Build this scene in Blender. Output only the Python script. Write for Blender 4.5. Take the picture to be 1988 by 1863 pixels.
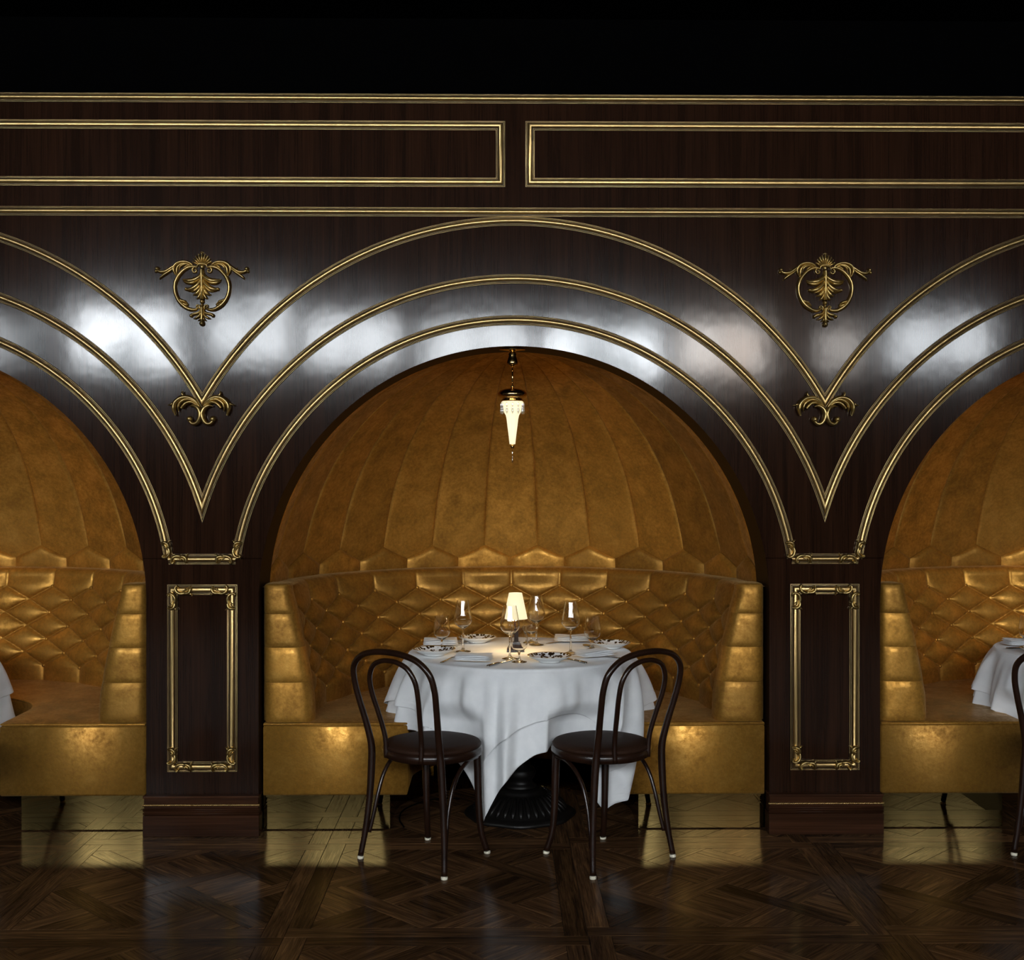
import bpy, bmesh, math, random
import numpy as np
from mathutils import Vector, Matrix
from mathutils.bvhtree import BVHTree

random.seed(7); np.random.seed(7)
PI = math.pi; rad = math.radians
for o in list(bpy.data.objects): bpy.data.objects.remove(o)
scene = bpy.context.scene
col = scene.collection

# ------------------------------------------------------------------ camera, world, exposure
cam_d = bpy.data.cameras.new('camera'); cam = bpy.data.objects.new('camera', cam_d); col.objects.link(cam)
cam.location = (-0.0755, -5.25, 1.56); cam.rotation_euler = (rad(90), 0, rad(-0.7))
cam_d.sensor_fit = 'HORIZONTAL'; cam_d.sensor_width = 36.0; cam_d.lens = 36.0 * 2310 / 1988
cam_d.clip_start = 0.05; cam_d.clip_end = 60
scene.camera = cam
world = bpy.data.worlds.new('world'); scene.world = world; world.use_nodes = True
world.node_tree.nodes['Background'].inputs[0].default_value = (0.02, 0.02, 0.022, 1)
world.node_tree.nodes['Background'].inputs[1].default_value = 0.3
vs = scene.view_settings
vs.view_transform = 'Standard'; vs.look = 'None'; vs.gamma = 1.0; vs.use_curve_mapping = False
vs.exposure = 0.0
WINDOW_LIGHT = 66.0          # daylight in the high windows of the rear wall
LAMP_W = 2.2                 # the little table lamps

# ------------------------------------------------------------------ node material helpers
def new_mat(name):
    m = bpy.data.materials.new(name); m.use_nodes = True
    return m, m.node_tree.nodes, m.node_tree.links, m.node_tree.nodes['Principled BSDF']
def setp(b, **kw):
    for k, v in kw.items():
        b.inputs[k.replace('_', ' ')].default_value = v
def ramp(n, stops):
    r = n.new('ShaderNodeValToRGB'); cr = r.color_ramp
    while len(cr.elements) < len(stops): cr.elements.new(0.5)
    for e, (p, c) in zip(cr.elements, stops):
        e.position = p; e.color = (*c, 1)
    return r
def noise(n, l, vec, scale, detail=4, rough=0.55, dist=0.0):
    t = n.new('ShaderNodeTexNoise'); t.inputs['Scale'].default_value = scale
    t.inputs['Detail'].default_value = detail; t.inputs['Roughness'].default_value = rough
    t.inputs['Distortion'].default_value = dist
    if vec is not None: l.new(vec, t.inputs['Vector'])
    return t
def mapping(n, l, src, scale=(1, 1, 1), loc=(0, 0, 0)):
    mp = n.new('ShaderNodeMapping'); mp.inputs['Scale'].default_value = scale; mp.inputs['Location'].default_value = loc
    l.new(src, mp.inputs['Vector']); return mp.outputs[0]
def bump(n, l, h, strength, dist):
    b = n.new('ShaderNodeBump'); b.inputs['Strength'].default_value = strength; b.inputs['Distance'].default_value = dist
    l.new(h, b.inputs['Height']); return b
def objcoord(n, l, per_object=False):
    tc = n.new('ShaderNodeTexCoord')
    if not per_object: return tc.outputs['Object']
    oi = n.new('ShaderNodeObjectInfo'); mul = n.new('ShaderNodeMath'); mul.operation = 'MULTIPLY'; mul.inputs[1].default_value = 37.0
    l.new(oi.outputs['Random'], mul.inputs[0])
    ad = n.new('ShaderNodeVectorMath'); ad.operation = 'ADD'
    l.new(tc.outputs['Object'], ad.inputs[0]); l.new(mul.outputs[0], ad.inputs[1])
    return ad.outputs[0]

def mat_wall_wood(name, axis='z', tint=1.0, coat=0.58):
    m, n, l, b = new_mat(name)
    geo = n.new('ShaderNodeNewGeometry'); pos = geo.outputs['Position']
    s1 = {'z': (16, 16, 0.8), 'x': (0.8, 16, 16)}[axis]
    g1 = noise(n, l, mapping(n, l, pos, s1), 1.0, 5, 0.6, 0.6)
    s2 = {'z': (150, 150, 2.2), 'x': (2.2, 150, 150)}[axis]
    g2 = noise(n, l, mapping(n, l, pos, s2), 1.0, 3, 0.6)
    mx = n.new('ShaderNodeMix'); mx.data_type = 'FLOAT'; mx.inputs[0].default_value = 0.45
    l.new(g1.outputs[0], mx.inputs[2]); l.new(g2.outputs[0], mx.inputs[3])
    t = tint
    r = ramp(n, [(0.33, (0.009*t, 0.0038*t, 0.002*t)), (0.5, (0.0165*t, 0.0066*t, 0.0032*t)), (0.66, (0.030*t, 0.0118*t, 0.0056*t))])
    l.new(mx.outputs[0], r.inputs[0]); l.new(r.outputs[0], b.inputs['Base Color'])
    fine = noise(n, l, pos, 260, 2); big = noise(n, l, pos, 7, 2)
    add = n.new('ShaderNodeMath'); add.operation = 'MULTIPLY_ADD'; add.inputs[1].default_value = 0.05
    l.new(fine.outputs[0], add.inputs[0]); l.new(big.outputs[0], add.inputs[2])
    bp = bump(n, l, add.outputs[0], 0.12, 0.003)
    l.new(bp.outputs[0], b.inputs['Coat Normal'])
    setp(b, Roughness=0.6, Specular_IOR_Level=0.0, Coat_Weight=coat, Coat_Roughness=0.10, Coat_IOR=1.5)
    return m
def mat_gold(name, base=(0.62, 0.45, 0.2), rough=0.3, metal=1.0):
    m, n, l, b = new_mat(name)
    oc = objcoord(n, l)
    ns = noise(n, l, oc, 9, 2)
    r = ramp(n, [(0.3, tuple(c*0.8 for c in base)), (0.6, base)])
    l.new(ns.outputs[0], r.inputs[0]); l.new(r.outputs[0], b.inputs['Base Color'])
    setp(b, Metallic=metal, Roughness=rough)
    return m
def mat_velvet(name):
    m, n, l, b = new_mat(name)
    oc = objcoord(n, l, True)
    n1 = noise(n, l, oc, 9, 6, 0.62, 0.4); n2 = noise(n, l, oc, 62, 5, 0.68)
    mx = n.new('ShaderNodeMix'); mx.data_type = 'FLOAT'; mx.inputs[0].default_value = 0.45
    l.new(n1.outputs[0], mx.inputs[2]); l.new(n2.outputs[0], mx.inputs[3])
    r = ramp(n, [(0.36, (0.29, 0.136, 0.017)), (0.5, (0.45, 0.218, 0.032)), (0.64, (0.62, 0.325, 0.066))])
    l.new(mx.outputs[0], r.inputs[0])
    oi = n.new('ShaderNodeObjectInfo'); hs = n.new('ShaderNodeHueSaturation'); vr = n.new('ShaderNodeMapRange')   # the nap of each cut piece lies its own way
    vr.inputs[3].default_value = 0.74; vr.inputs[4].default_value = 1.20
    l.new(oi.outputs['Random'], vr.inputs[0]); l.new(vr.outputs[0], hs.inputs['Value']); l.new(r.outputs[0], hs.inputs['Color']); l.new(hs.outputs[0], b.inputs['Base Color'])
    rr = ramp(n, [(0.40, (0.62,)*3), (0.60, (0.33,)*3)])
    l.new(mx.outputs[0], rr.inputs[0]); l.new(rr.outputs[0], b.inputs['Roughness'])
    n3 = noise(n, l, oc, 24, 5, 0.6)
    bp = bump(n, l, n3.outputs[0], 0.35, 0.006); l.new(bp.outputs[0], b.inputs['Normal'])
    setp(b, Metallic=0.66, Specular_IOR_Level=0.5, Sheen_Weight=0.1, Sheen_Roughness=0.4)
    b.inputs['Sheen Tint'].default_value = (1.0, 0.75, 0.35, 1)
    return m
def mat_floor():
    m, n, l, b = new_mat('parquet_oak')
    oc = objcoord(n, l, True); oi = n.new('ShaderNodeObjectInfo')
    w = noise(n, l, mapping(n, l, oc, (2.2, 22, 2.2)), 1.0, 5, 0.6, 1.3)
    g = noise(n, l, mapping(n, l, oc, (7, 190, 7)), 1.0, 4, 0.65, 0.4)
    mx = n.new('ShaderNodeMix'); mx.data_type = 'FLOAT'; mx.inputs[0].default_value = 0.5
    l.new(w.outputs[0], mx.inputs[2]); l.new(g.outputs[0], mx.inputs[3])
    r = ramp(n, [(0.34, (0.016, 0.0080, 0.0042)), (0.5, (0.058, 0.029, 0.0132)), (0.66, (0.150, 0.076, 0.030))])
    l.new(mx.outputs[0], r.inputs[0])
    hsv = n.new('ShaderNodeHueSaturation')
    mr = n.new('ShaderNodeMapRange'); mr.inputs[3].default_value = 0.55; mr.inputs[4].default_value = 1.5
    l.new(oi.outputs['Random'], mr.inputs[0]); l.new(mr.outputs[0], hsv.inputs['Value']); l.new(r.outputs[0], hsv.inputs['Color'])
    l.new(hsv.outputs[0], b.inputs['Base Color'])
    rr = ramp(n, [(0.35, (0.20,)*3), (0.65, (0.13,)*3)]); l.new(g.outputs[0], rr.inputs[0]); l.new(rr.outputs[0], b.inputs['Roughness'])
    bp = bump(n, l, g.outputs[0], 0.10, 0.0008); l.new(bp.outputs[0], b.inputs['Normal'])
    setp(b, Specular_IOR_Level=0.03)
    return m
def mat_simple(name, c, rough=0.5, metal=0.0, nscale=25, var=0.25, spec=0.5, bmp=0.0):
    m, n, l, b = new_mat(name)
    oc = objcoord(n, l)
    ns = noise(n, l, oc, nscale, 4)
    r = ramp(n, [(0.3, tuple(v*(1-var) for v in c)), (0.7, tuple(min(1, v*(1+var)) for v in c))])
    l.new(ns.outputs[0], r.inputs[0]); l.new(r.outputs[0], b.inputs['Base Color'])
    setp(b, Roughness=rough, Metallic=metal, Specular_IOR_Level=spec)
    if bmp: l.new(bump(n, l, ns.outputs[0], bmp, 0.002).outputs[0], b.inputs['Normal'])
    return m
def mat_linen(name):
    m, n, l, b = new_mat(name)
    uv = n.new('ShaderNodeTexCoord').outputs['UV']
    # weave plus the stitched hem, 3 cm in from every edge (UV is in metres from the cloth's edge)
    w1 = n.new('ShaderNodeTexWave'); w1.inputs['Scale'].default_value = 160; w1.bands_direction = 'X'; l.new(uv, w1.inputs['Vector'])
    w2 = n.new('ShaderNodeTexWave'); w2.inputs['Scale'].default_value = 160; w2.bands_direction = 'Y'; l.new(uv, w2.inputs['Vector'])
    ad = n.new('ShaderNodeMath'); ad.operation = 'ADD'; l.new(w1.outputs['Fac'], ad.inputs[0]); l.new(w2.outputs['Fac'], ad.inputs[1])
    nb = noise(n, l, uv, 14, 4)
    ma = n.new('ShaderNodeMath'); ma.operation = 'MULTIPLY_ADD'; ma.inputs[1].default_value = 6.0; l.new(nb.outputs[0], ma.inputs[0]); l.new(ad.outputs[0], ma.inputs[2])
    l.new(bump(n, l, ma.outputs[0], 0.12, 0.001).outputs[0], b.inputs['Normal'])
    r = ramp(n, [(0.3, (0.74, 0.755, 0.77)), (0.7, (0.82, 0.83, 0.84))]); l.new(nb.outputs[0], r.inputs[0]); l.new(r.outputs[0], b.inputs['Base Color'])
    setp(b, Roughness=0.85, Specular_IOR_Level=0.2, Sheen_Weight=0.2)
    return m
def mat_thin_glass(name):
    # thin clear glass: what lies behind shows through, the surface reflects by Fresnel
    m = bpy.data.materials.new(name); m.use_nodes = True; n = m.node_tree.nodes; l = m.node_tree.links; n.clear()
    out = n.new('ShaderNodeOutputMaterial'); mix = n.new('ShaderNodeMixShader'); l.new(mix.outputs[0], out.inputs[0])
    tr = n.new('ShaderNodeBsdfTransparent'); gl = n.new('ShaderNodeBsdfGlossy'); gl.inputs['Roughness'].default_value = 0.015
    fr = n.new('ShaderNodeLayerWeight'); fr.inputs['Blend'].default_value = 0.5
    pw = n.new('ShaderNodeMath'); pw.operation = 'POWER'; pw.inputs[1].default_value = 4.0; l.new(fr.outputs['Facing'], pw.inputs[0])
    mr = n.new('ShaderNodeMapRange'); mr.inputs[3].default_value = 0.25; mr.inputs[4].default_value = 0.8; l.new(pw.outputs[0], mr.inputs[0])
    tc = n.new('ShaderNodeTexCoord'); ns = noise(n, l, tc.outputs['Object'], 5, 1)
    r = ramp(n, [(0.0, (0.93, 0.95, 0.95)), (1.0, (0.97, 0.98, 0.98))]); l.new(ns.outputs[0], r.inputs[0]); l.new(r.outputs[0], tr.inputs['Color'])
    l.new(mr.outputs[0], mix.inputs[0]); l.new(tr.outputs[0], mix.inputs[1]); l.new(gl.outputs[0], mix.inputs[2])
    return m
def mat_glass(name):
    m, n, l, b = new_mat(name)
    tc = n.new('ShaderNodeTexCoord'); ns = noise(n, l, tc.outputs['Object'], 5, 1)
    r = ramp(n, [(0.0, (0.98, 0.99, 0.99)), (1.0, (1, 1, 1))]); l.new(ns.outputs[0], r.inputs[0]); l.new(r.outputs[0], b.inputs['Base Color'])
    setp(b, Roughness=0.0, IOR=1.45, Transmission_Weight=1.0)
    return m
def mat_emit(name, c, strength, vary=0.15, scale=6):
    m, n, l, b = new_mat(name)
    oc = objcoord(n, l); ns = noise(n, l, oc, scale, 3)
    r = ramp(n, [(0.3, tuple(v*(1-vary) for v in c)), (0.7, c)]); l.new(ns.outputs[0], r.inputs[0])
    l.new(r.outputs[0], b.inputs['Emission Color']); setp(b, Emission_Strength=strength, Roughness=0.5)
    b.inputs['Base Color'].default_value = (0.35, 0.32, 0.25, 1)
    return m
def mat_window(name, sky, other, strength, lo, hi, scale=1.3):
    # view of the street through the pane: pale overcast sky broken by darker trees and facades
    m = bpy.data.materials.new(name); m.use_nodes = True; n = m.node_tree.nodes; l = m.node_tree.links; n.clear()
    out = n.new('ShaderNodeOutputMaterial'); em = n.new('ShaderNodeEmission'); l.new(em.outputs[0], out.inputs[0])
    geo = n.new('ShaderNodeNewGeometry')
    ns = noise(n, l, geo.outputs['Position'], scale, 3, 0.55, 0.5)
    r = ramp(n, [(lo, other), (hi, sky)]); l.new(ns.outputs[0], r.inputs[0]); l.new(r.outputs[0], em.inputs[0])
    em.inputs[1].default_value = strength
    return m
def mat_plate(name):
    m, n, l, b = new_mat(name)
    tc = n.new('ShaderNodeTexCoord'); sep = n.new('ShaderNodeSeparateXYZ'); l.new(tc.outputs['Object'], sep.inputs[0])
    vl = n.new('ShaderNodeVectorMath'); vl.operation = 'LENGTH'
    flat = n.new('ShaderNodeCombineXYZ'); l.new(sep.outputs[0], flat.inputs[0]); l.new(sep.outputs[1], flat.inputs[1])
    l.new(flat.outputs[0], vl.inputs[0])
    vo = n.new('ShaderNodeTexVoronoi'); vo.inputs['Scale'].default_value = 68; l.new(flat.outputs[0], vo.inputs['Vector'])
    nz = noise(n, l, flat.outputs[0], 70, 3)
    ad = n.new('ShaderNodeMath'); ad.operation = 'ADD'; l.new(vo.outputs['Distance'], ad.inputs[0]); l.new(nz.outputs[0], ad.inputs[1])
    pat = ramp(n, [(0.99, (0.012, 0.010, 0.010)), (1.02, (0.85, 0.86, 0.86))]); l.new(ad.outputs[0], pat.inputs[0])
    rim = n.new('ShaderNodeMath'); rim.operation = 'GREATER_THAN'; rim.inputs[1].default_value = 0.0915; l.new(vl.outputs['Value'], rim.inputs[0])
    mx = n.new('ShaderNodeMix'); mx.data_type = 'RGBA'; l.new(rim.outputs[0], mx.inputs[0]); l.new(pat.outputs[0], mx.inputs[6])
    mx.inputs[7].default_value = (0.26, 0.15, 0.025, 1)
    l.new(mx.outputs[2], b.inputs['Base Color'])
    setp(b, Roughness=0.12, Coat_Weight=0.5)
    return m

M = {}
M['wood'] = mat_wall_wood('walnut_veneer', 'z'); M['wood_h'] = mat_wall_wood('walnut_plinth', 'x', 2.0, 0.10)
M['wood_trim'] = mat_simple('walnut_moulding', (0.010, 0.0045, 0.0024), 0.45, 0, 20, 0.3, 0.12)
M['gold'] = mat_gold('antique_gold', (0.58, 0.40, 0.165), 0.36)
M['gold_carved'] = mat_gold('antique_gold_carving', (0.50, 0.36, 0.14), 0.36)
M['brass'] = mat_gold('polished_brass', (0.80, 0.52, 0.2), 0.14)
M['velvet'] = mat_velvet('gold_velvet')
M['kick'] = mat_simple('bronze_mirror', (0.165, 0.114, 0.040), 0.02, 1.0, 40, 0.06)
M['floor'] = mat_floor(); M['floor_bed'] = mat_simple('floor_bed', (0.006, 0.004, 0.003), 0.7)
M['black'] = mat_simple('black_paint', (0.0012, 0.0012, 0.0013), 0.95, 0, 6, 0.2, 0.02)
M['plaster'] = mat_simple('dark_plaster', (0.05, 0.042, 0.036), 0.9, 0, 3, 0.2, 0.1)
M['chair'] = mat_simple('stained_beech', (0.017, 0.0068, 0.0036), 0.27, 0, 14, 0.3, 0.5)
M['leather'] = mat_simple('brown_leather', (0.028, 0.0125, 0.0070), 0.62, 0, 160, 0.25, 0.12, 0.15)
M['nylon'] = mat_simple('pale_nylon', (0.75, 0.70, 0.55), 0.5)
M['iron'] = mat_simple('cast_iron', (0.010, 0.0085, 0.0075), 0.42, 0.35, 30, 0.3)
M['linen'] = mat_linen('white_linen')
M['glass'] = mat_glass('clear_glass')
M['china'] = mat_simple('white_china', (0.80, 0.81, 0.80), 0.15, 0, 8, 0.03)
M['plate'] = mat_plate('painted_china')
M['steel'] = mat_simple('cutlery_steel', (0.50, 0.49, 0.47), 0.16, 1.0, 10, 0.1)
M['dark_handle'] = mat_simple('dark_handle', (0.02, 0.012, 0.008), 0.25, 0, 10, 0.2)
M['lamp_base'] = mat_simple('lamp_walnut', (0.022, 0.009, 0.005), 0.3, 0, 40, 0.3)
M['shade'] = mat_emit('lit_lamp_shade', (1.0, 0.86, 0.52), 1.0, 0.05)
M['pendant_glass'] = mat_emit('lit_opal_glass', (1.0, 0.86, 0.55), 1.1, 0.1)
M['crystal'] = mat_thin_glass('crystal')

# ------------------------------------------------------------------ mesh helpers
def link(name, me, mat=None, parent=None, smooth=True, loc=(0, 0, 0)):
    o = bpy.data.objects.new(name, me); col.objects.link(o)
    if mat is not None and not me.materials: me.materials.append(mat)
    if parent is not None: o.parent = parent
    o.location = loc
    if smooth:
        for p in me.polygons: p.use_smooth = True
    return o
def pydata(name, v, f):
    me = bpy.data.meshes.new(name); me.from_pydata([tuple(x) for x in v], [], f); me.update(); return me
def empty(name, loc=(0, 0, 0), rz=0.0):
    o = bpy.data.objects.new(name, None); col.objects.link(o); o.location = loc; o.rotation_euler = (0, 0, rz)
    o.empty_display_size = 0.1; return o
def tag(o, label, cat, group=None, kind=None):
    o['label'] = label; o['category'] = cat
    if group: o['group'] = group
    if kind: o['kind'] = kind
    return o
class MB:
    def __init__(s): s.v = []; s.f = []
    def add(s, v, f):
        k = len(s.v); s.v += [tuple(x) for x in v]; s.f += [tuple(i + k for i in q) for q in f]
    def box(s, x0, x1, y0, y1, z0, z1, bev=0.0):
        if bev <= 0:
            v = [(x, y, z) for x in (x0, x1) for y in (y0, y1) for z in (z0, z1)]
            s.add(v, [(0, 1, 3, 2), (4, 6, 7, 5), (0, 4, 5, 1), (2, 3, 7, 6), (0, 2, 6, 4), (1, 5, 7, 3)]); return
        bm = bmesh.new(); bmesh.ops.create_cube(bm, size=1)
        for q in bm.verts: q.co = ((x0+x1)/2 + q.co.x*(x1-x0), (y0+y1)/2 + q.co.y*(y1-y0), (z0+z1)/2 + q.co.z*(z1-z0))
        bmesh.ops.bevel(bm, geom=bm.edges[:], offset=bev, segments=3, profile=0.5, affect='EDGES')
        bm.verts.index_update(); s.add([q.co[:] for q in bm.verts], [tuple(q.index for q in p.verts) for p in bm.faces]); bm.free()
    def tube(s, pts, r, seg=10, caps=True, flat=1.0):
        pts = [Vector(p) for p in pts]; n = len(pts)
        if not hasattr(r, '__len__'): r = [r]*n
        t0 = (pts[1]-pts[0]).normalized(); up = Vector((0, 0, 1)) if abs(t0.z) < 0.9 else Vector((0, 1, 0))
        nx = t0.cross(up).normalized(); v = []; f = []
        for i in range(n):
            t = (pts[min(i+1, n-1)] - pts[max(i-1, 0)]).normalized()
            nx = (nx - t*nx.dot(t)).normalized(); ny = t.cross(nx)
            for k in range(seg):
                a = 2*PI*k/seg; v.append(pts[i] + (nx*math.cos(a) + ny*math.sin(a)*flat)*r[i])
        for i in range(n-1):
            for k in range(seg):
                a = i*seg+k; b = i*seg+(k+1) % seg; f.append((a, b, b+seg, a+seg))
        if caps: f.append(tuple(range(seg))[::-1]); f.append(tuple((n-1)*seg+k for k in range(seg)))
        s.add(v, f)
    def lathe(s, prof, seg=40, c=(0, 0, 0), mod=None, closed=False, caps=True):
        v = []; f = []; n = len(prof)
        for i, (r, z) in enumerate(prof):
            for k in range(seg):
                a = 2*PI*k/seg; rr = r*(mod(i, a) if mod else 1.0)
                v.append((c[0]+rr*math.cos(a), c[1]+rr*math.sin(a), c[2]+z))
        m = n if closed else n-1
        for i in range(m):
            j = (i+1) % n
            for k in range(seg):
                k2 = (k+1) % seg; f.append((i*seg+k, i*seg+k2, j*seg+k2, j*seg+k))
        if not closed and caps:
            if prof[0][0] > 1e-5: f.append(tuple(range(seg))[::-1])
            if prof[-1][0] > 1e-5: f.append(tuple((n-1)*seg+k for k in range(seg)))
        s.add(v, f)
    def obj(s, name, mat, parent=None, smooth=True, loc=(0, 0, 0), weld=False):
        me = pydata(name, s.v, s.f)
        if weld:
            bm = bmesh.new(); bm.from_mesh(me); bmesh.ops.remove_doubles(bm, verts=bm.verts, dist=1e-5)
            bmesh.ops.recalc_face_normals(bm, faces=bm.faces); bm.to_mesh(me); bm.free()
        return link(name, me, mat, parent, smooth, loc)
def spline(P, n=8):
    P = [np.array(p, float) for p in P]; Q = [2*P[0]-P[1]] + P + [2*P[-1]-P[-2]]; out = []
    for i in range(1, len(Q)-2):
        for k in range(n):
            t = k/n; a, b, c, d = Q[i-1], Q[i], Q[i+1], Q[i+2]
            out.append(0.5*((2*b) + (c-a)*t + (2*a-5*b+4*c-d)*t*t + (3*b-a-3*c+d)*t**3))
    out.append(P[-1]); return out
def lerp_list(vals, n):
    x = np.linspace(0, 1, len(vals)); return np.interp(np.linspace(0, 1, n), x, vals)
def copy_tree(o, parent=None):
    c = o.copy(); col.objects.link(c)
    if parent is not None: c.parent = parent
    for ch in [x for x in bpy.data.objects if x.parent == o]: copy_tree(ch, c)
    return c
def auto_sharp(o, ang=40):
    me = o.data
    for p in me.polygons: p.use_smooth = True
    me.set_sharp_from_angle(angle=rad(ang))

# ------------------------------------------------------------------ dimensions
BAY = 2.746; HALF = BAY/2
R_OPEN, Z_OPEN = 1.127, 1.024
R1, Z1 = 1.240, 1.025
R2, Z2 = 1.438, 1.009
R3, Z3 = 1.579, 1.123
DEPTH = 0.25; Z_TOP = 3.262; Z_FRIEZE = 2.738; Z_JOINT = 1.2145
BAYS = (-BAY, 0.0, BAY); COLS = (-1.5*BAY, -HALF, HALF, 1.5*BAY)
XEND = 1.5*BAY + 0.25

# ------------------------------------------------------------------ room shell
fl = link('floor', pydata('floor', [(-7, -9.6, -0.004), (7, -9.6, -0.004), (7, 2.6, -0.004), (-7, 2.6, -0.004), (-7, -9.6, -0.1), (7, -9.6, -0.1), (7, 2.6, -0.1), (-7, 2.6, -0.1)],
          [(0, 1, 2, 3), (4, 7, 6, 5), (0, 4, 5, 1), (1, 5, 6, 2), (2, 6, 7, 3), (3, 7, 4, 0)]), M['floor_bed'], None, False)
tag(fl, 'dark oak panel parquet floor in front of the booths', 'floor', kind='structure')
mb = MB(); mb.box(-7.1, 7.1, -9.6, 2.7, 4.6, 4.7)
tag(mb.obj('ceiling', M['black'], None, False), 'black ceiling high above the arcade', 'ceiling', kind='structure')
mb = MB(); mb.box(-7.1, 7.1, 2.6, 2.7, -0.1, 4.6)
tag(mb.obj('wall_far', M['black'], None, False), 'black void wall behind the top of the arcade', 'wall', kind='structure')
for sx, nm in ((-1, 'left'), (1, 'right')):
    mb = MB(); mb.box(min(sx*7, sx*7.1), max(sx*7, sx*7.1), -9.6, 2.7, -0.1, 4.6)
    tag(mb.obj('wall_' + nm, M['plaster'], None, False), f'dark plaster side wall on the {nm} of the room', 'wall', kind='structure')
# rear wall behind the viewer with its row of high windows (they light the room and show as reflections)
WINS = [(-6.75, -5.62, 2.95, 3.62, 0.5), (-5.32, -3.98, 2.90, 3.72, 1.2), (-3.72, -2.62, 3.0, 3.85, 0.75), (-2.48, -1.28, 2.95, 3.62, 0.72),
        (-1.05, 0.35, 2.80, 3.58, 0.75), (0.5, 1.98, 2.80, 3.52, 1.25), (2.15, 3.3, 2.84, 3.55, 0.65), (3.9, 4.5, 2.90, 3.5, 0.4), (4.75, 6.1, 2.95, 3.62, 0.62)]
mb = MB(); YR = -9.5
xs = [-7.1] + [w for W in WINS for w in W[:2]] + [7.1]
for i in range(0, len(xs), 2): mb.box(xs[i], xs[i+1], YR-0.1, YR, -0.1, 4.6)
for (a, b_, z0, z1, s) in WINS:
    mb.box(a, b_, YR-0.1, YR, -0.1, z0); mb.box(a, b_, YR-0.1, YR, z1, 4.6)
tag(mb.obj('wall_rear', M['plaster'], None, False), 'dark plaster rear wall with a row of high windows', 'wall', kind='structure')
for i, (a, b_, z0, z1, s) in enumerate(WINS):
    w = empty(f'window_{i+1}', ((a+b_)/2, YR-0.06, z0)); tag(w, f'high window number {i+1} from the left in the rear wall', 'window', kind='structure')
    hw = (b_-a)/2; h = z1-z0
    warm = i in (6, 7)
    m = mat_window(f'street_view_{i+1}', (0.90, 0.955, 1.0) if not warm else (0.9, 0.86, 0.82), (0.10, 0.12, 0.13) if not warm else (0.42, 0.26, 0.16), WINDOW_LIGHT*s, 0.36, 0.52)
    p = MB(); p.box(-hw, hw, -0.012, 0.0, 0, h); p.obj('pane', m, w, False)
    fr = MB()
    fr.box(-hw, -hw+0.05, 0.002, 0.05, 0, h); fr.box(hw-0.05, hw, 0.002, 0.05, 0, h); fr.box(-hw+0.05, hw-0.05, 0.002, 0.05, 0, 0.05); fr.box(-hw+0.05, hw-0.05, 0.002, 0.05, h-0.05, h)
    fr.obj('window_frame', M['plaster'], w, False)
    mu = MB(); mu.box(-0.02, 0.02, 0.002, 0.04, 0.05, h-0.05); mu.obj('mullion', M['plaster'], w, False)

# ------------------------------------------------------------------ arcade wall
wall = empty('wall_back'); tag(wall, 'dark lacquered walnut panelled wall with a row of arched openings', 'wall', kind='structure')
def arch_z(x): return Z_OPEN + math.sqrt(max(0.0, R_OPEN**2 - x*x))
xj = math.sqrt(R_OPEN**2 - (Z_JOINT-Z_OPEN)**2)
mb = MB(); N = 120
def strip(pts_lo, pts_hi):
    n = len(pts_lo); mb.add([(x, 0, z) for x, z in pts_lo] + [(x, 0, z) for x, z in pts_hi], [(i, i+1, n+i+1, n+i) for i in range(n-1)])
for bx in BAYS:
    a0 = math.asin((Z_JOINT-Z_OPEN)/R_OPEN)
    lo = [(bx - R_OPEN*math.cos(a0 + (PI-2*a0)*k/N), Z_OPEN + R_OPEN*math.sin(a0 + (PI-2*a0)*k/N)) for k in range(N+1)]
    strip(lo, [(x, Z_FRIEZE) for x, z in lo])
for i, cx in enumerate(COLS):
    x0 = cx - (HALF - xj); x1 = cx + (HALF - xj)
    if i == 0: x0 = -XEND
    if i == 3: x1 = XEND
    strip([(x0, Z_JOINT+0.001), (x1, Z_JOINT+0.001)], [(x0, Z_FRIEZE), (x1, Z_FRIEZE)])
mb.obj('arcade_panel', M['wood'], wall, False, weld=True)
mb = MB(); mb.add([(-XEND, 0, Z_FRIEZE), (XEND, 0, Z_FRIEZE), (XEND, 0, Z_TOP), (-XEND, 0, Z_TOP), (-XEND, 0.3, Z_TOP), (XEND, 0.3, Z_TOP), (-XEND, 0.3, Z_FRIEZE), (XEND, 0.3, Z_FRIEZE)],
       [(0, 1, 2, 3), (3, 2, 5, 4), (4, 5, 7, 6)])
mb.obj('frieze_panel', M['wood'], wall, False)
for i, cx in enumerate(COLS):
    n = 12; zs = [0.1] + [Z_OPEN*j/4 + 0.1*(1-j/4) for j in range(1, 5)] + [Z_OPEN + (Z_JOINT-0.0012-Z_OPEN)*j/n for j in range(1, n+1)]
    def hw(z): return HALF - (R_OPEN if z <= Z_OPEN else math.sqrt(R_OPEN**2 - (z-Z_OPEN)**2))
    v = []; 
    for z in zs:
        a = cx-hw(z) if i > 0 else -XEND; b_ = cx+hw(z) if i < 3 else XEND
        v += [(a, 0, z), (b_, 0, z)]
    p = MB(); p.add(v, [(2*k, 2*k+1, 2*k+3, 2*k+2) for k in range(len(zs)-1)]); p.obj('pilaster_panel', M['wood'], wall, False)
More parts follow.
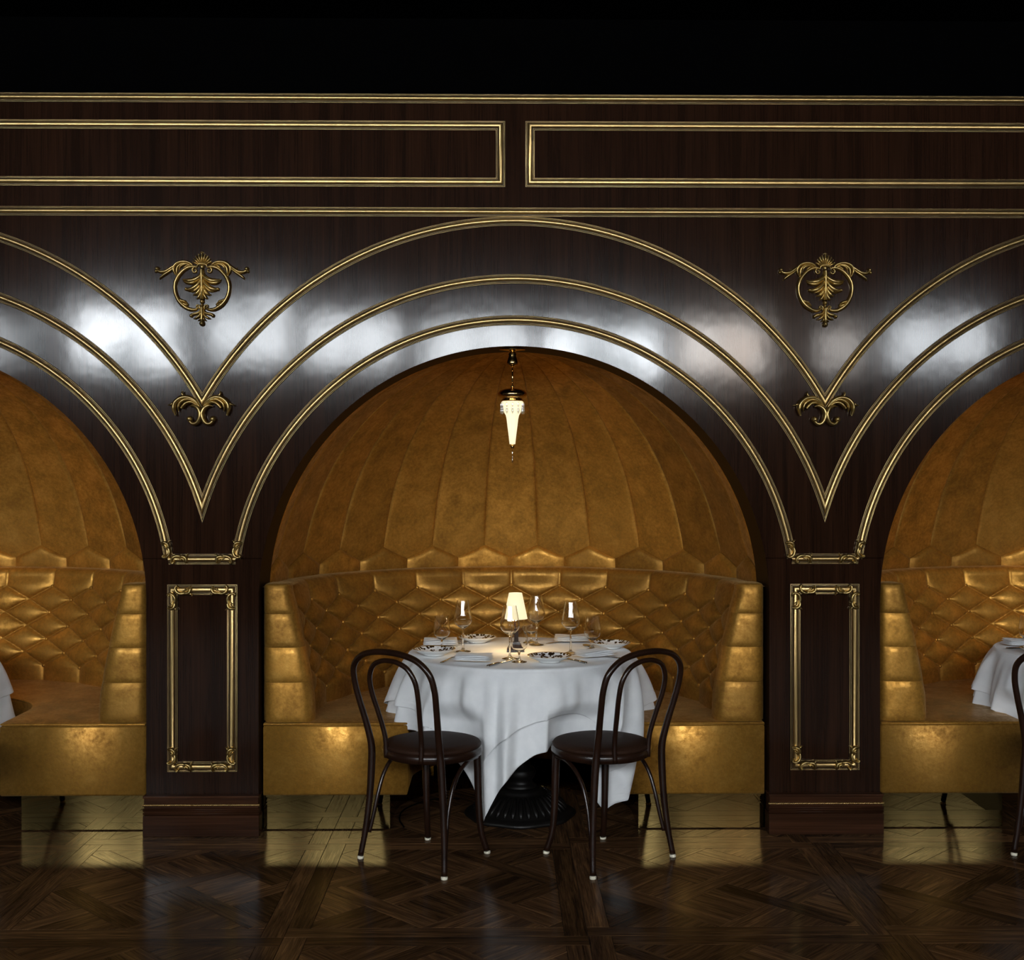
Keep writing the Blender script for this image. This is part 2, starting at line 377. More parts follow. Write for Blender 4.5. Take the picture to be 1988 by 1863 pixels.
for bx in BAYS:
    prof = [(-R_OPEN, 0.0)] + [(-R_OPEN*math.cos(PI*k/100), Z_OPEN + R_OPEN*math.sin(PI*k/100)) for k in range(101)] + [(R_OPEN, 0.0)]
    v = []; 
    for x, z in prof:
        r_ = math.hypot(x, max(0, z-Z_OPEN)); k = 0.004/R_OPEN
        v += [(bx+x, 0.0, z), (bx+x*(1-0.0), 0.003, z), (bx+x, DEPTH, z), (bx+x*1.04, DEPTH, z + (0.03 if z > Z_OPEN+0.5 else 0.0))]
    f = []
    for k in range(len(prof)-1):
        for j in range(3): f.append((4*k+j, 4*k+j+1, 4*k+j+5, 4*k+j+4))
    p = MB(); p.add(v, f); o = p.obj('arch_reveal', M['wood_trim'], wall); auto_sharp(o, 40)

# ------------------------------------------------------------------ mouldings (gold bead, gold fillets, walnut ground)
def sweep2d(pts, profile, closed=False, clip_x=None):
    """pts: list of (x,z) on the wall; profile: list of (n, y) with y towards the room (negative world y)."""
    P = [np.array(p, float) for p in pts]; n = len(P); v = []; f = []; m = len(profile)
    for i in range(n):
        if closed: a = P[i]-P[i-1]; b_ = P[(i+1) % n]-P[i]
        else: a = P[i]-P[i-1] if i > 0 else P[1]-P[0]; b_ = P[i+1]-P[i] if i < n-1 else P[-1]-P[-2]
        a = a/np.linalg.norm(a); b_ = b_/np.linalg.norm(b_)
        na = np.array([-a[1], a[0]]); nb = np.array([-b_[1], b_[0]]); mit = na+nb; mit = mit/np.linalg.norm(mit); k = 1/max(0.3, mit.dot(na))
        for (o, y) in profile:
            q = P[i] + mit*o*k
            if clip_x is not None and i in (0, n-1):
                t = a if i else b_; X = clip_x[0] if i == 0 else clip_x[1]
                if abs(t[0]) > 1e-4: q = q + t*((X-q[0])/t[0])
            v.append((q[0], -y, q[1]))
    for i in range(n if closed else n-1):
        j = (i+1) % n
        for k in range(m-1): f.append((i*m+k, i*m+k+1, j*m+k+1, j*m+k))
    return v, f
def half_round(c, r, h, base=0.0, n=8):
    return [(c + r*math.cos(PI*k/n), base + h*math.sin(PI*k/n)) for k in range(n+1)]
BEAD = half_round(0, 0.0096, 0.0100, 0.005, 12)
FILL_A = half_round(-0.0138, 0.0011, 0.0014, 0.0048, 5); FILL_B = half_round(0.0138, 0.0011, 0.0014, 0.0048, 5)
FILL_C = half_round(-0.0187, 0.0014, 0.0017, 0.0025, 5); FILL_D = half_round(0.0187, 0.0014, 0.0017, 0.0025, 5)
GROUND = [(0.022, 0.0), (0.021, 0.0028), (0.0162, 0.0030), (0.016, 0.0052), (0.0, 0.0062), (-0.016, 0.0052), (-0.0162, 0.0030), (-0.021, 0.0028), (-0.022, 0.0)]
def moulding(parent, pts, closed=False, clip_x=None, wide=1.0):
    def sc(p): return [(a*wide, b_*wide) for a, b_ in p]
    for nm, profs, mt in (('moulding_ground', [GROUND], M['wood_trim']), ('gold_bead', [BEAD], M['gold']), ('gold_fillet', [FILL_A, FILL_C], M['gold']), ('gold_fillet', [FILL_B, FILL_D], M['gold'])):
        mb = MB()
        for pr in profs: mb.add(*sweep2d(pts, sc(pr), closed, clip_x))
        o = mb.obj(nm, mt, parent); auto_sharp(o, 50)
tn = [0]
def trim(label, pts, closed=False, clip_x=None, wide=1.0):
    tn[0] += 1; t = empty(f'trim_{tn[0]}'); tag(t, label, 'moulding', kind='structure'); moulding(t, pts, closed, clip_x, wide); return t
def line(z): return [(-XEND, z), (XEND, z)]
trim('gold beaded moulding along the very top of the wall', line(3.240))
trim('gold beaded moulding below the long frieze panels', line(2.741))
BN = ('left', 'middle', 'right')
for k in range(-2, 2):
    x0, x1 = k*BAY + 0.068, (k+1)*BAY - 0.062
    x0 = max(x0, -XEND); x1 = min(x1, XEND)
    nm = {-2: 'cut off at the far left', -1: 'left of centre', 0: 'right of centre', 1: 'cut off at the far right'}[k]
    trim(f'long gold rectangular frieze frame {nm}', [(x0, 2.872), (x1, 2.872), (x1, 3.122), (x0, 3.122)], True)
def arc(bx, R, zc, xlim=None, zlim=None, n=110):
    a0 = math.asin((zlim-zc)/R) if zlim is not None else math.acos(xlim/R)
    return [(bx - R*math.cos(a0 + (PI-2*a0)*k/n), zc + R*math.sin(a0 + (PI-2*a0)*k/n)) for k in range(n+1)]
for bx, nm in zip(BAYS, BN):
    trim(f'outermost gold arch moulding over the {nm} booth', arc(bx, R3, Z3, HALF), clip_x=(bx-HALF, bx+HALF))
    trim(f'second gold arch moulding over the {nm} booth, meeting in a point', arc(bx, R2, Z2, HALF), clip_x=(bx-HALF, bx+HALF))
    trim(f'inner gold arch moulding next to the {nm} opening', arc(bx, R1, Z1, zlim=Z_JOINT))

# ------------------------------------------------------------------ carved gilt ornaments
U = 0.000452
def stroke(mb, pts, w, h=0.5, mirror=True, base=4.0, n=7, seg=8):
    """a carved strand: domed section, width list w (half widths) along a curve; units are carving units U, x right, y down"""
    S = spline(pts, n); W = lerp_list(w, len(S))
    for sg in ((1, -1) if mirror else (1,)):
        v = []; f = []
        for i, p in enumerate(S):
            t = S[min(i+1, len(S)-1)] - S[max(i-1, 0)]; t = t/(np.linalg.norm(t)+1e-9); nn = np.array([-t[1], t[0]])
            for k in range(seg+1):
                a = PI*k/seg; q = p + nn*W[i]*math.cos(a); hh = base + (W[i]*h*2.2+5)*math.sin(a) * (1.0 if k != seg//2 else 1.12)
                if k in (0, seg): hh = 0
                v.append((sg*q[0]*U, -hh*U, -q[1]*U))
        m = seg+1
        for i in range(len(S)-1):
            for k in range(seg):
                q = (i*m+k, i*m+k+1, (i+1)*m+k+1, (i+1)*m+k); f.append(q if sg > 0 else q[::-1])
        f.append(tuple(range(m))); f.append(tuple((len(S)-1)*m + k for k in range(m))[::-1])
        mb.add(v, f)
def knob(mb, x, y, r, mirror=True, h=1.0):
    for sg in ((1, -1) if mirror else (1,)):
        v = [(sg*x*U, -(r*1.9*h+4)*U, -y*U)]; f = []; K = 12; J = 4
        for j in range(1, J+1):
            a = PI/2*j/J
            for k in range(K): v.append(((sg*x + r*math.sin(a)*math.cos(2*PI*k/K))*U, -((r*1.9*h)*math.cos(a)+4*(j < J))*U, (-y + r*math.sin(a)*math.sin(2*PI*k/K))*U))
        for k in range(K): f.append((0, 1+k, 1+(k+1) % K))
        for j in range(J-1):
            for k in range(K): f.append((1+j*K+k, 1+(j+1)*K+k, 1+(j+1)*K+(k+1) % K, 1+j*K+(k+1) % K))
        mb.add(v, f)
def spiral(mb, x, y, r0, turns, a0, w, dirn=1, mirror=True):
    pts = []
    for k in range(13):
        t = k/12; a = a0 + dirn*2*PI*turns*t; r = r0*(1-0.85*t); pts.append((x + r*math.cos(a), y + r*math.sin(a)))
    stroke(mb, pts, [w, w*0.9, w*0.6], 0.8, mirror, n=3)
def build_cartouche():
    root = empty('carved_cartouche')
    y0 = 400
    g = M['gold_carved']
    def Y(L): return [(a, b_-y0) for a, b_ in L]
    sh = MB()
    for k in range(-4, 5):
        a = rad(k*17); L = 118 - abs(k)*5
        stroke(sh, Y([(22*math.sin(a), 182-22*math.cos(a)), (60*math.sin(a), 180-60*math.cos(a)), (L*math.sin(a), 172-L*math.cos(a))]), [5, 9, 13, 9], 0.9, False)
    stroke(sh, Y([(-20, 52), (0, 46), (20, 52)]), [6, 11, 6], 0.9, False)
    stroke(sh, Y([(-52, 195), (-40, 168), (0, 158), (40, 168), (52, 195)]), [8, 11, 11, 11, 8], 0.8, False)
    knob(sh, 0, 188-y0, 26, False, 0.6)
    sh.obj('shell', g, root, weld=False)
    for sg in (1, -1):
        rg = MB()
        def s2(L, w, h=0.8): stroke(rg, [(sg*a, b_) for a, b_ in Y(L)], w, h, False)
        def spi(x, y, r0, t, a0, w):
            s2([(x + r0*(1-0.85*k/12)*math.cos(a0+2*PI*t*k/12), y + r0*(1-0.85*k/12)*math.sin(a0+2*PI*t*k/12)) for k in range(13)], [w, w*0.9, w*0.6])
        s2([(55, 195), (75, 185), (120, 190), (170, 215), (222, 268), (255, 330), (264, 395), (252, 460), (222, 520), (180, 565), (120, 600), (60, 600), (40, 575)], [12, 15, 17, 18, 20, 22, 20, 20, 22, 24, 20, 15, 9], 0.7)
        spi(68, 222, 30, 1.1, rad(-70), 10)
        spi(45, 575, 26, 1.0, rad(120), 9)
        s2([(240, 490), (205, 512), (165, 525), (150, 548)], [8, 16, 14, 3])
        s2([(215, 530), (180, 548), (140, 556), (150, 530)], [10, 15, 10, 3])
        rg.obj('half_ring', g, root)
    for sg in (1, -1):
        br = MB()
        def s1(L, w, h=0.8): stroke(br, [(sg*a, b_) for a, b_ in Y(L)], w, h, False)
        s1([(85, 190), (105, 160), (150, 140), (205, 140), (250, 160), (275, 195), (272, 235), (250, 275)], [9, 14, 17, 18, 18, 17, 14, 5])
        s1([(110, 178), (150, 160), (190, 170), (215, 195), (220, 230)], [6, 11, 13, 11, 3])
        s1([(140, 150), (190, 158), (235, 190), (245, 240), (238, 290)], [6, 12, 14, 12, 4])
        s1([(120, 165), (150, 178), (175, 198), (170, 215)], [5, 10, 9, 3])
        s1([(255, 165), (300, 200), (350, 232), (400, 238), (432, 222)], [12, 17, 19, 18, 15])
        s1([(262, 190), (310, 228), (360, 262), (400, 292), (412, 312)], [8, 13, 15, 12, 3])
        s1([(300, 200), (330, 205), (345, 190)], [7, 8, 2])
        knob(br, sg*434, 208-y0, 24, False)
        knob(br, sg*446, 232-y0, 15, False)
        br.obj('side_branch', g, root)
    pm = MB()
    stroke(pm, Y([(0, 215), (0, 260), (0, 340), (0, 430), (0, 505)]), [22, 24, 20, 16, 24], 0.9, False)
    for L, w in (([(4, 235), (25, 285), (75, 318), (130, 325), (185, 312)], [12, 23, 29, 26, 9]), ([(8, 270), (45, 318), (100, 345), (150, 340), (178, 330)], [9, 17, 20, 16, 6]),
                 ([(6, 290), (35, 355), (80, 395), (120, 408), (150, 405)], [11, 22, 27, 24, 15]), ([(6, 320), (35, 385), (75, 420), (110, 432)], [8, 13, 14, 4]),
                 ([(4, 350), (25, 415), (55, 450), (88, 462)], [9, 18, 18, 5]), ([(4, 390), (18, 450), (40, 488), (58, 498)], [7, 13, 13, 3])):
        stroke(pm, Y(L), w, 0.8)
    knob(pm, 152, 404-y0, 19)
    pm.obj('palmette', g, root)
    lp = MB()
    knob(lp, 0, 525-y0, 24, False, 0.8); knob(lp, 0, 560-y0, 17, False)
    stroke(lp, Y([(0, 575), (0, 640), (0, 700), (0, 738)]), [22, 18, 18, 24], 0.9, False)
    knob(lp, 0, 738-y0, 28, False)
    for L, w in (([(8, 590), (30, 630), (70, 645), (105, 655)], [8, 14, 17, 14]), ([(6, 620), (30, 665), (60, 685), (85, 692)], [8, 14, 13, 4]), ([(4, 655), (18, 695), (40, 712)], [7, 12, 4])):
        stroke(lp, Y(L), w, 0.8)
    knob(lp, 105, 662-y0, 19)
    lp.obj('lower_leaf', g, root)
    return root
def build_scroll_pair():
    root = empty('carved_scroll_pair'); y0 = 1590
    for sg in (1, -1):
        def Y(L): return [(sg*a, b_-y0) for a, b_ in L]
        c = MB()
        stroke(c, Y([(128, 1704), (112, 1722), (80, 1748), (42, 1738), (14, 1690), (10, 1640), (32, 1595), (72, 1572), (112, 1578)]), [14, 16, 19, 22, 26, 27, 24, 17, 6], 0.7, False)
        knob(c, sg*112, 1702-y0, 30, False, 0.8)
        c.obj('volute', M['gold_carved'], root)
        lf = MB()
        for L, w in (([(12, 1590), (60, 1525), (130, 1492), (200, 1500), (252, 1545), (265, 1600), (248, 1668)], [8, 18, 22, 24, 26, 24, 10]),
                     ([(30, 1570), (85, 1520), (150, 1512), (205, 1545), (222, 1590), (218, 1630)], [8, 15, 17, 17, 14, 4]),
                     ([(45, 1565), (95, 1538), (140, 1545), (170, 1570), (192, 1598)], [8, 16, 18, 18, 15]),
                     ([(120, 1495), (165, 1480), (185, 1455), (180, 1432)], [9, 13, 12, 6]), ([(258, 1540), (290, 1560), (325, 1568)], [12, 13, 3])):
            stroke(lf, Y(L), w, 0.75, False)
        lf.obj('acanthus_leaf', M['gold_carved'], root)
    return root
def corner_scroll_mesh():
    # one small C-scroll, about 58 mm long: runs along +x, curl near the corner, leaf at the far end, opens towards -y (outside)
    mb = MB()
    def S(L, w, h=0.8): stroke(mb, [(a, b_) for a, b_ in L], w, h, False, base=16)
    S([(-46, -18), (-54, -28), (-64, -22), (-66, -6), (-52, 16), (-24, 28), (6, 26), (30, 14)], [6, 8, 9, 11, 13, 13, 11, 5])
    knob(mb, -50, -20, 13, False)
    S([(-10, 18), (22, 26), (50, 18), (62, -6), (56, -30)], [6, 13, 15, 13, 5])
    S([(-6, 10), (20, 10), (40, 0), (44, -22)], [5, 10, 10, 4])
    S([(4, 8), (18, 0), (22, -12)], [5, 8, 3])
    S([(48, 22), (66, 34), (72, 46)], [7, 7, 3])
    return pydata('corner_scroll', mb.v, mb.f)
CS = corner_scroll_mesh(); CS.materials.append(M['gold_carved'])
CSM = CS.copy(); CSM.transform(Matrix.Scale(-1, 4, (1, 0, 0))); CSM.flip_normals()
def place_cs(parent, x, z, rot, flip=False):
    o = link('corner_scroll', CSM if flip else CS, None, parent); o.location = (x, -0.0105, z); o.rotation_euler = (0, rot, 0); o.scale = (1.15, 1.0, 1.3); return o
cart = build_cartouche(); pair = build_scroll_pair()
for i, cx in enumerate((-HALF, HALF)):
    nm = ('left', 'right')[i]
    o = cart if i == 0 else copy_tree(cart); o.location = (cx, -0.0005, 2.400)
    tag(o, f'large gilt carved shell and ring ornament above the {nm} pilaster', 'ornament', 'gilt cartouches between the arches')
    o = pair if i == 0 else copy_tree(pair); o.location = (cx, -0.016, 1.878)
    tag(o, f'pair of gilt acanthus scrolls at the arch tip over the {nm} pilaster', 'ornament', 'gilt scrolls between the arches')
# pilaster frames, tie bars and plinths
def rope_mesh(hw):
    mb = MB(); n = int(2*hw/0.0015)
    for st in range(2):
        pts = [(-hw + 2*hw*k/n, -0.0022*math.cos(2*PI*(k*0.0015)/0.018 + st*PI), 0.0022*math.sin(2*PI*(k*0.0015)/0.018 + st*PI)) for k in range(n+1)]
        mb.tube(pts, 0.0028, 5)
    return mb
for i, cx in enumerate(COLS):
    if i in (0, 3): continue
    nm = ('', 'left', 'right', '')[i]
    fr = empty('panel_frame', (cx, 0, 0)); tag(fr, f'gilt rectangular frame with scrolled corners on the {nm} pilaster', 'frame', 'pilaster frames')
    a, zb, zt = 0.131, 0.300, 1.078
    moulding(fr, [(-a, zb), (a, zb), (a, zt), (-a, zt)], True, wide=1.12)
    d1, d2 = 0.052, 0.050
    for sx in (-1, 1):
        place_cs(fr, sx*(a-d1), zt+0.001, 0, sx > 0); place_cs(fr, sx*(a-d1), zb-0.001, PI, sx < 0)
        place_cs(fr, sx*a, zt-d2, PI/2*(-sx) if False else (-PI/2 if sx < 0 else PI/2), sx < 0)
        place_cs(fr, sx*a, zb+d2, (-PI/2 if sx < 0 else PI/2), sx > 0)
    tb = empty('tie_bar', (cx, 0, 0)); tag(tb, f'gilt horizontal bar with scrolled ends joining the arches over the {nm} pilaster', 'moulding', 'gilt bars between the arches')
    moulding(tb, [(-0.1475, 1.2120), (0.1475, 1.2120)], wide=1.12)
    for sx in (-1, 1):
        place_cs(tb, sx*(0.1475-0.050), 1.211, PI, sx < 0)
        place_cs(tb, sx*0.157, 1.255, (-PI/2 if sx < 0 else PI/2) + sx*0.12, sx > 0)
for i, cx in enumerate(COLS):
    nm = ('far left', 'left', 'right', 'far right')[i]
    bb = empty(f'baseboard_{i+1}', (cx, 0, 0)); tag(bb, f'walnut plinth with rope bead at the foot of the {nm} pilaster', 'baseboard', kind='structure')
    w = 0.2535
    p = MB(); p.box(-w, w, -0.030, 0.05, 0.0, 0.092, 0.002); p.obj('plinth_board', M['wood_h'], bb, False)
    p = MB(); p.box(-w+0.004, w-0.004, -0.024, 0.05, 0.0925, 0.166, 0.002); p.obj('upper_board', M['wood_h'], bb, False)
    for z, r_ in ((0.1, 0.0045), (0.110, 0.003), (0.118, 0.0045)):
        p = MB(); p.tube([(-w, -0.026, z), (w, -0.026, z)], r_, 8); p.obj('bead_moulding', M['wood_h'], bb)
    p = MB(); p.box(-w, w, -0.031, 0.05, 0.1665, 0.1775, 0.003); p.obj('cap_moulding', M['wood_h'], bb, False)
    rp = rope_mesh(w+0.002); o = rp.obj('rope_bead', M['gold'], bb, loc=(0, -0.0275, 0.137))

# ------------------------------------------------------------------ upholstered half domes
YC = DEPTH; RD = 1.138; ZD = 1.024
def dome_pt(phi, z_or_el, el=True, inset=0.0):
    r_ = RD - inset
    if el: rr = r_*math.cos(z_or_el); z = ZD + r_*math.sin(z_or_el)
    else: rr = r_; z = z_or_el
    return (rr*math.sin(phi), YC + rr*math.cos(phi), z)
Z_HB, Z_HS, Z_HT = 1.060, 1.133, 1.200
def el_of(z): return math.asin((z-ZD)/RD)
def gore_mesh(p0, p1, full):
    nu, nv = 26, 40; v = []; f = []
    for j in range(nv+1):
        for i in range(nu+1):
            u = 0.5-0.5*math.cos(PI*i/nu); phi = p0 + (p1-p0)*u
            if full: c = 1-abs(2*u-1)
            else: c = full_c(u)
            zb = Z_HT + (Z_HS-Z_HT)*c
            e0 = el_of(zb); e = e0 + (PI/2*0.995-e0)*(j/nv)
            side = 1-0.45*abs(2*u-1)**5-0.55*abs(2*u-1)**40
            bot = 1-math.exp(-j/1.6)
            v.append(dome_pt(phi, e, True, 0.016*side*bot*max(0.15, math.cos(e))))
    for j in range(nv):
        for i in range(nu):
            a = j*(nu+1)+i; f.append((a, a+1, a+nu+2, a+nu+1))
    return pydata('gore', v, f)
def full_c(u): return u
def hex_mesh(phi0, half=None):
    """shield shaped pillow centred on phi0, apex up, 15 degrees wide"""
    n = 16; v = []; f = []; W = rad(7.5)
    for j in range(n+1):
        for i in range(n+1):
            s = -1 + 2*i/n; top = Z_HT + (Z_HS-Z_HT)*abs(s); z = Z_HB + (top-Z_HB)*j/n
            t = j/n
            puff = ((1-abs(s)**3.5)*(1-abs(2*t-1)**3.5))**0.6
            phi = phi0 + W*s*0.996
            r_ = 0.024*puff + 0.002
            e = el_of(max(z, ZD+0.001)); v.append(dome_pt(phi, e, True, r_))
    for j in range(n):
        for i in range(n):
            a = j*(n+1)+i; f.append((a, a+1, a+n+2, a+n+1))
    return pydata('hexagon_pad', v, f)
def half_gore(sign):
    global full_c
    full_c = (lambda u: u) if sign > 0 else (lambda u: 1-u)
    return gore_mesh(rad(82.5), rad(90), False) if sign > 0 else gore_mesh(rad(-90), rad(-82.5), False)
gores = [half_gore(-1)] + [gore_mesh(rad(15*k-7.5), rad(15*k+7.5), True) for k in range(-5, 6)] + [half_gore(1)]
hexes = [hex_mesh(rad(15*k+7.5)) for k in range(-6, 6)]
for m in gores+hexes: m.materials.append(M['velvet'])
mbk = MB()   # backing shell behind gores and pads, closes the seams
v = []; f = []; nu, nv = 48, 24
for j in range(nv+1):
    for i in range(nu+1):
        phi = -PI/2 + PI*i/nu
        if j < 3: p = dome_pt(phi, 0.0 + ZD*j/3, False, -0.006)
        else: p = dome_pt(phi, (PI/2)*(j-3)/(nv-3), True, -0.006)
        v.append(p)
for j in range(nv):
    for i in range(nu):
        a = j*(nu+1)+i; f.append((a, a+1, a+nu+2, a+nu+1))
shell_me = pydata('dome_shell', v, f); shell_me.materials.append(M['velvet'])
for bx, nm in zip(BAYS, BN):
    dm = empty('wall_niche_' + nm, (bx, 0, 0)); tag(dm, f'gold velvet half dome with fluted gores over the {nm} booth', 'niche', kind='structure')
    link('dome_shell', shell_me, None, dm)
    for m in gores: link('gore', m, None, dm)
    for m in hexes: link('hexagon_pad', m, None, dm)

# ------------------------------------------------------------------ banquettes
ZS = 0.478; ZB0 = 0.162; YF = 0.03
def back_profile(z):
    return np.interp(z, [0.40, 0.48, 0.60, 0.80, 1.00, 1.06], [0.930, 0.932, 0.945, 0.985, 1.022, 1.036])
def plan(u, r_):
    """u in units of 15 degrees from the middle; beyond +-6 the back runs straight to the front"""
    s = 1 if u >= 0 else -1; a = abs(u)
    if a <= 6: ph = rad(15*a); return (s*r_*math.sin(ph), YC + r_*math.cos(ph))
    return (s*r_, YC - (a-6)*0.262*1.0)
UMAX = 6 + (YC-0.075)/0.262
def tuft_back():
    nu, nv = 520, 150; v = []; f = []; dz = 0.0693; ztop = 0.985
    zs = []
    for j in range(nv+1):
        t = j/nv; zs.append(t)
    for j in range(nv+1):
        t = j/nv
        if t < 0.86: z = 0.44 + (1.040-0.44)*(t/0.86); roll = 0.0
        else: z = 1.040; roll = (t-0.86)/0.14
        for i in range(nu+1):
            u = -UMAX + 2*UMAX*i/nu
            w = (ztop - z)/dz; wc = min(max(w, 0.0), 6.0)
            p = u + wc/2; q = u - wc/2
            a = p-math.floor(p); b_ = q-math.floor(q); sa = 4*a*(1-a); sb = 4*b_*(1-b_)
            h = 0.0265*(sa*sb)**0.38 + 0.0075*(math.sqrt(sa)+math.sqrt(sb))*0.5 + 0.003
            dm = min(a, 1-a, b_, 1-b_); h -= 0.007*math.exp(-(dm/0.03)**2)*min(1, math.hypot(min(a, 1-a), min(b_, 1-b_))/0.2)
            if w > 6: h = h*max(0.35, 1-(w-6)/2.6)
            if w < 0:
                tt = min(1.0, -w/0.95); tt = tt*tt*(3-2*tt); h = h*(1-tt) + (0.0225*sa**0.30 + 0.001)*tt
            end = min(1.0, (UMAX-abs(u))/0.25); h *= 0.35+0.65*end
            rb = back_profile(z)
            if roll == 0: r_ = rb - h; zz = z
            else:
                ang = roll*PI/2*1.35; r0 = rb - h; rr = 0.040
                r_ = r0 + rr*(1-math.cos(ang)) + max(0, roll-0.74)/0.26*0.075; zz = z + rr*math.sin(min(ang, PI/2)) + (0.002 if roll > 0.74 else 0)
            x, y = plan(u, r_); v.append((x, y, zz))
    for j in range(nv):
        for i in range(nu):
            a = j*(nu+1)+i; f.append((a, a+1, a+nu+2, a+nu+1))
    return pydata('tufted_back', v, f)
def ring_loop(z, rin, off=0.0):
    pass
def u_outline(off):
    """outer and inner outline of the bench, pulled in by off; both run left front -> back -> right front"""
    n = 48; R = 1.112-off; out = []; inn = []
    for k in range(n+1):
        ph = -PI/2 + PI*k/n; out.append((R*math.sin(ph), YC + R*math.cos(ph)))
    xi = 0.475+off
    for k in range(n+1):
        ph = -PI/2 + PI*k/n; inn.append((xi*math.sin(ph), 0.33 + (0.40+off)*math.cos(ph)))
    out = [(-R, YF+off)] + out + [(R, YF+off)]; inn = [(-xi, YF+off)] + inn + [(xi, YF+off)]
    return out, inn
def bench_mesh(name, levels):
    """levels: list of (z, off). closed U-shaped solid with rounded edges"""
    v = []; f = []; n = None
    for z, off in levels:
        o, i_ = u_outline(off); n = len(o)
        v += [(x, y, z) for x, y in o] + [(x, y, z) for x, y in i_]
    L = len(levels)
    for k in range(L-1):
        b0 = k*2*n; b1 = (k+1)*2*n
        for i in range(n-1):
            f.append((b0+i+1, b0+i, b1+i, b1+i+1)); f.append((b0+n+i, b0+n+i+1, b1+n+i+1, b1+n+i))
        f.append((b0, b0+n, b1+n, b1)); f.append((b0+2*n-1, b0+n-1, b1+n-1, b1+2*n-1))
    for b0, fl_ in ((0, False), ((L-1)*2*n, True)):
        for i in range(n-1):
            q = (b0+i, b0+i+1, b0+n+i+1, b0+n+i); f.append(q[::-1] if fl_ else q)
    return pydata(name, v, f)
def dome_seat_levels(z0, z1, r_):
    L = [(z0, r_)] + [(z0 + r_ - r_*math.cos(a), r_ - r_*math.sin(a)) for a in (PI/6, PI/3, PI/2)]
    L += [(z1 - r_ + r_*math.sin(a), r_ - r_*math.cos(a)) for a in (0, PI/6, PI/3, PI/2)]
    return L
ME = {}
ME['tuft'] = tuft_back()
ME['base'] = bench_mesh('seat_base', dome_seat_levels(ZB0, 0.4745, 0.010))
ME['seat'] = bench_mesh('seat_cushion', [(z, o) for z, o in dome_seat_levels(0.475, ZS+0.006, 0.0045)] + [(ZS+0.011, 0.05), (ZS+0.013, 0.12)])
def kick_mesh():
    v = []; f = []; o, i_ = u_outline(0.0)
    R = 1.118; pts_o = [(-R, YF+0.035)] + [(x, y) for x, y in o[1:-1]] + [(R, YF+0.035)]
    xi = 0.555; pts_i = [(-xi, YF+0.035)] + [(xi*math.sin(-PI/2+PI*k/48), 0.33 + 0.47*math.cos(-PI/2+PI*k/48)) for k in range(49)] + [(xi, YF+0.035)]
    n = len(pts_o)
    for z in (0.005, ZB0): v += [(x, y, z) for x, y in pts_o] + [(x, y, z) for x, y in pts_i]
    b1 = 2*n
    for i in range(n-1): f += [(i+1, i, b1+i, b1+i+1), (n+i, n+i+1, b1+n+i+1, b1+n+i)]
    f += [(0, n, b1+n, b1), (2*n-1, n-1, b1+n-1, b1+2*n-1)]
    return pydata('kick_plate', v, f)
ME['kick'] = kick_mesh()
def end_pad(z0, z1, sx):
    """one stuffed segment of the arm front, between the jamb and the tufted back"""
    n = 12; v = []; f = []
    for j in range(n+1):
        z = z0 + (z1-z0)*j/n; xi = back_profile(z) - 0.036 - 0.016*math.sin(PI*(z-0.4)/0.75); xo = 1.118
        t = 2*j/n-1
        for i in range(n+1):
            s = 2*i/n-1; x = xi + (xo-xi)*i/n
            e = (1-abs(s)**3.2)**0.5 * (0.95+0.05*(1-abs(t)**14)**0.5)
            v.append((sx*x, 0.085 - 0.058*e - 0.004*(1-abs(t)**4), z))
    for j in range(n):
        for i in range(n):
            a = j*(n+1)+i; q = (a, a+1, a+n+2, a+n+1); f.append(q if sx > 0 else q[::-1])
    # side return towards the tufting
    k = len(v)
    for j in range(n+1):
        a = v[j*(n+1)]; v.append((a[0]+sx*0.006, 0.15, a[2]))
    for j in range(n):
        q = (j*(n+1), (j+1)*(n+1), k+j+1, k+j); f.append(q if sx > 0 else q[::-1])
    return pydata('arm_pad', v, f)
segs = [0.486, 0.663, 0.818, 0.967, 1.088]
PADS = [end_pad(segs[k]+0.0004, segs[k+1]-0.0004, sx) for sx in (-1, 1) for k in range(4)]
def arm_cap(sx):
    """rounded top of the arm, growing out of the topmost pad's upper edge"""
    v = []; f = []; n = 12; z1 = segs[-1]-0.0004
    xi = back_profile(z1) - 0.036 - 0.016*math.sin(PI*(z1-0.4)/0.75); xo = 1.118
    for dy, dz_ in ((0.0, 0.0), (0.002, 0.005), (0.008, 0.0095), (0.03, 0.0115), (0.10, 0.0105), (0.20, 0.004)):
        for i in range(n+1):
            s_ = 2*i/n-1; e = (1-abs(s_)**3.2)**0.5*0.95; x = xi + (xo-xi)*i/n
            v.append((sx*x, 0.085 - 0.058*e + dy*(1 if dy < 0.05 else 1), z1 + dz_*(1-abs(s_)**8)))
    for j in range(5):
        for i in range(n):
            a = j*(n+1)+i; q = (a, a+1, a+n+2, a+n+1); f.append(q if sx > 0 else q[::-1])
    return pydata('arm_cap', v, f)
CAPS = [arm_cap(-1), arm_cap(1)]
mb = MB(); knob_prof = [(0.0, 0.007), (0.005, 0.0062), (0.0085, 0.0035), (0.0098, 0.0), (0.0085, -0.003)]
mb.lathe(knob_prof, 12); ME['button'] = pydata('button', mb.v, mb.f)
for m in list(ME.values())+PADS+CAPS:
    if not m.materials: m.materials.append(M['kick'] if m is ME['kick'] else M['velvet'])
mb = MB()
def piping_path(off, z):
    o, i_ = u_outline(off); return i_, o
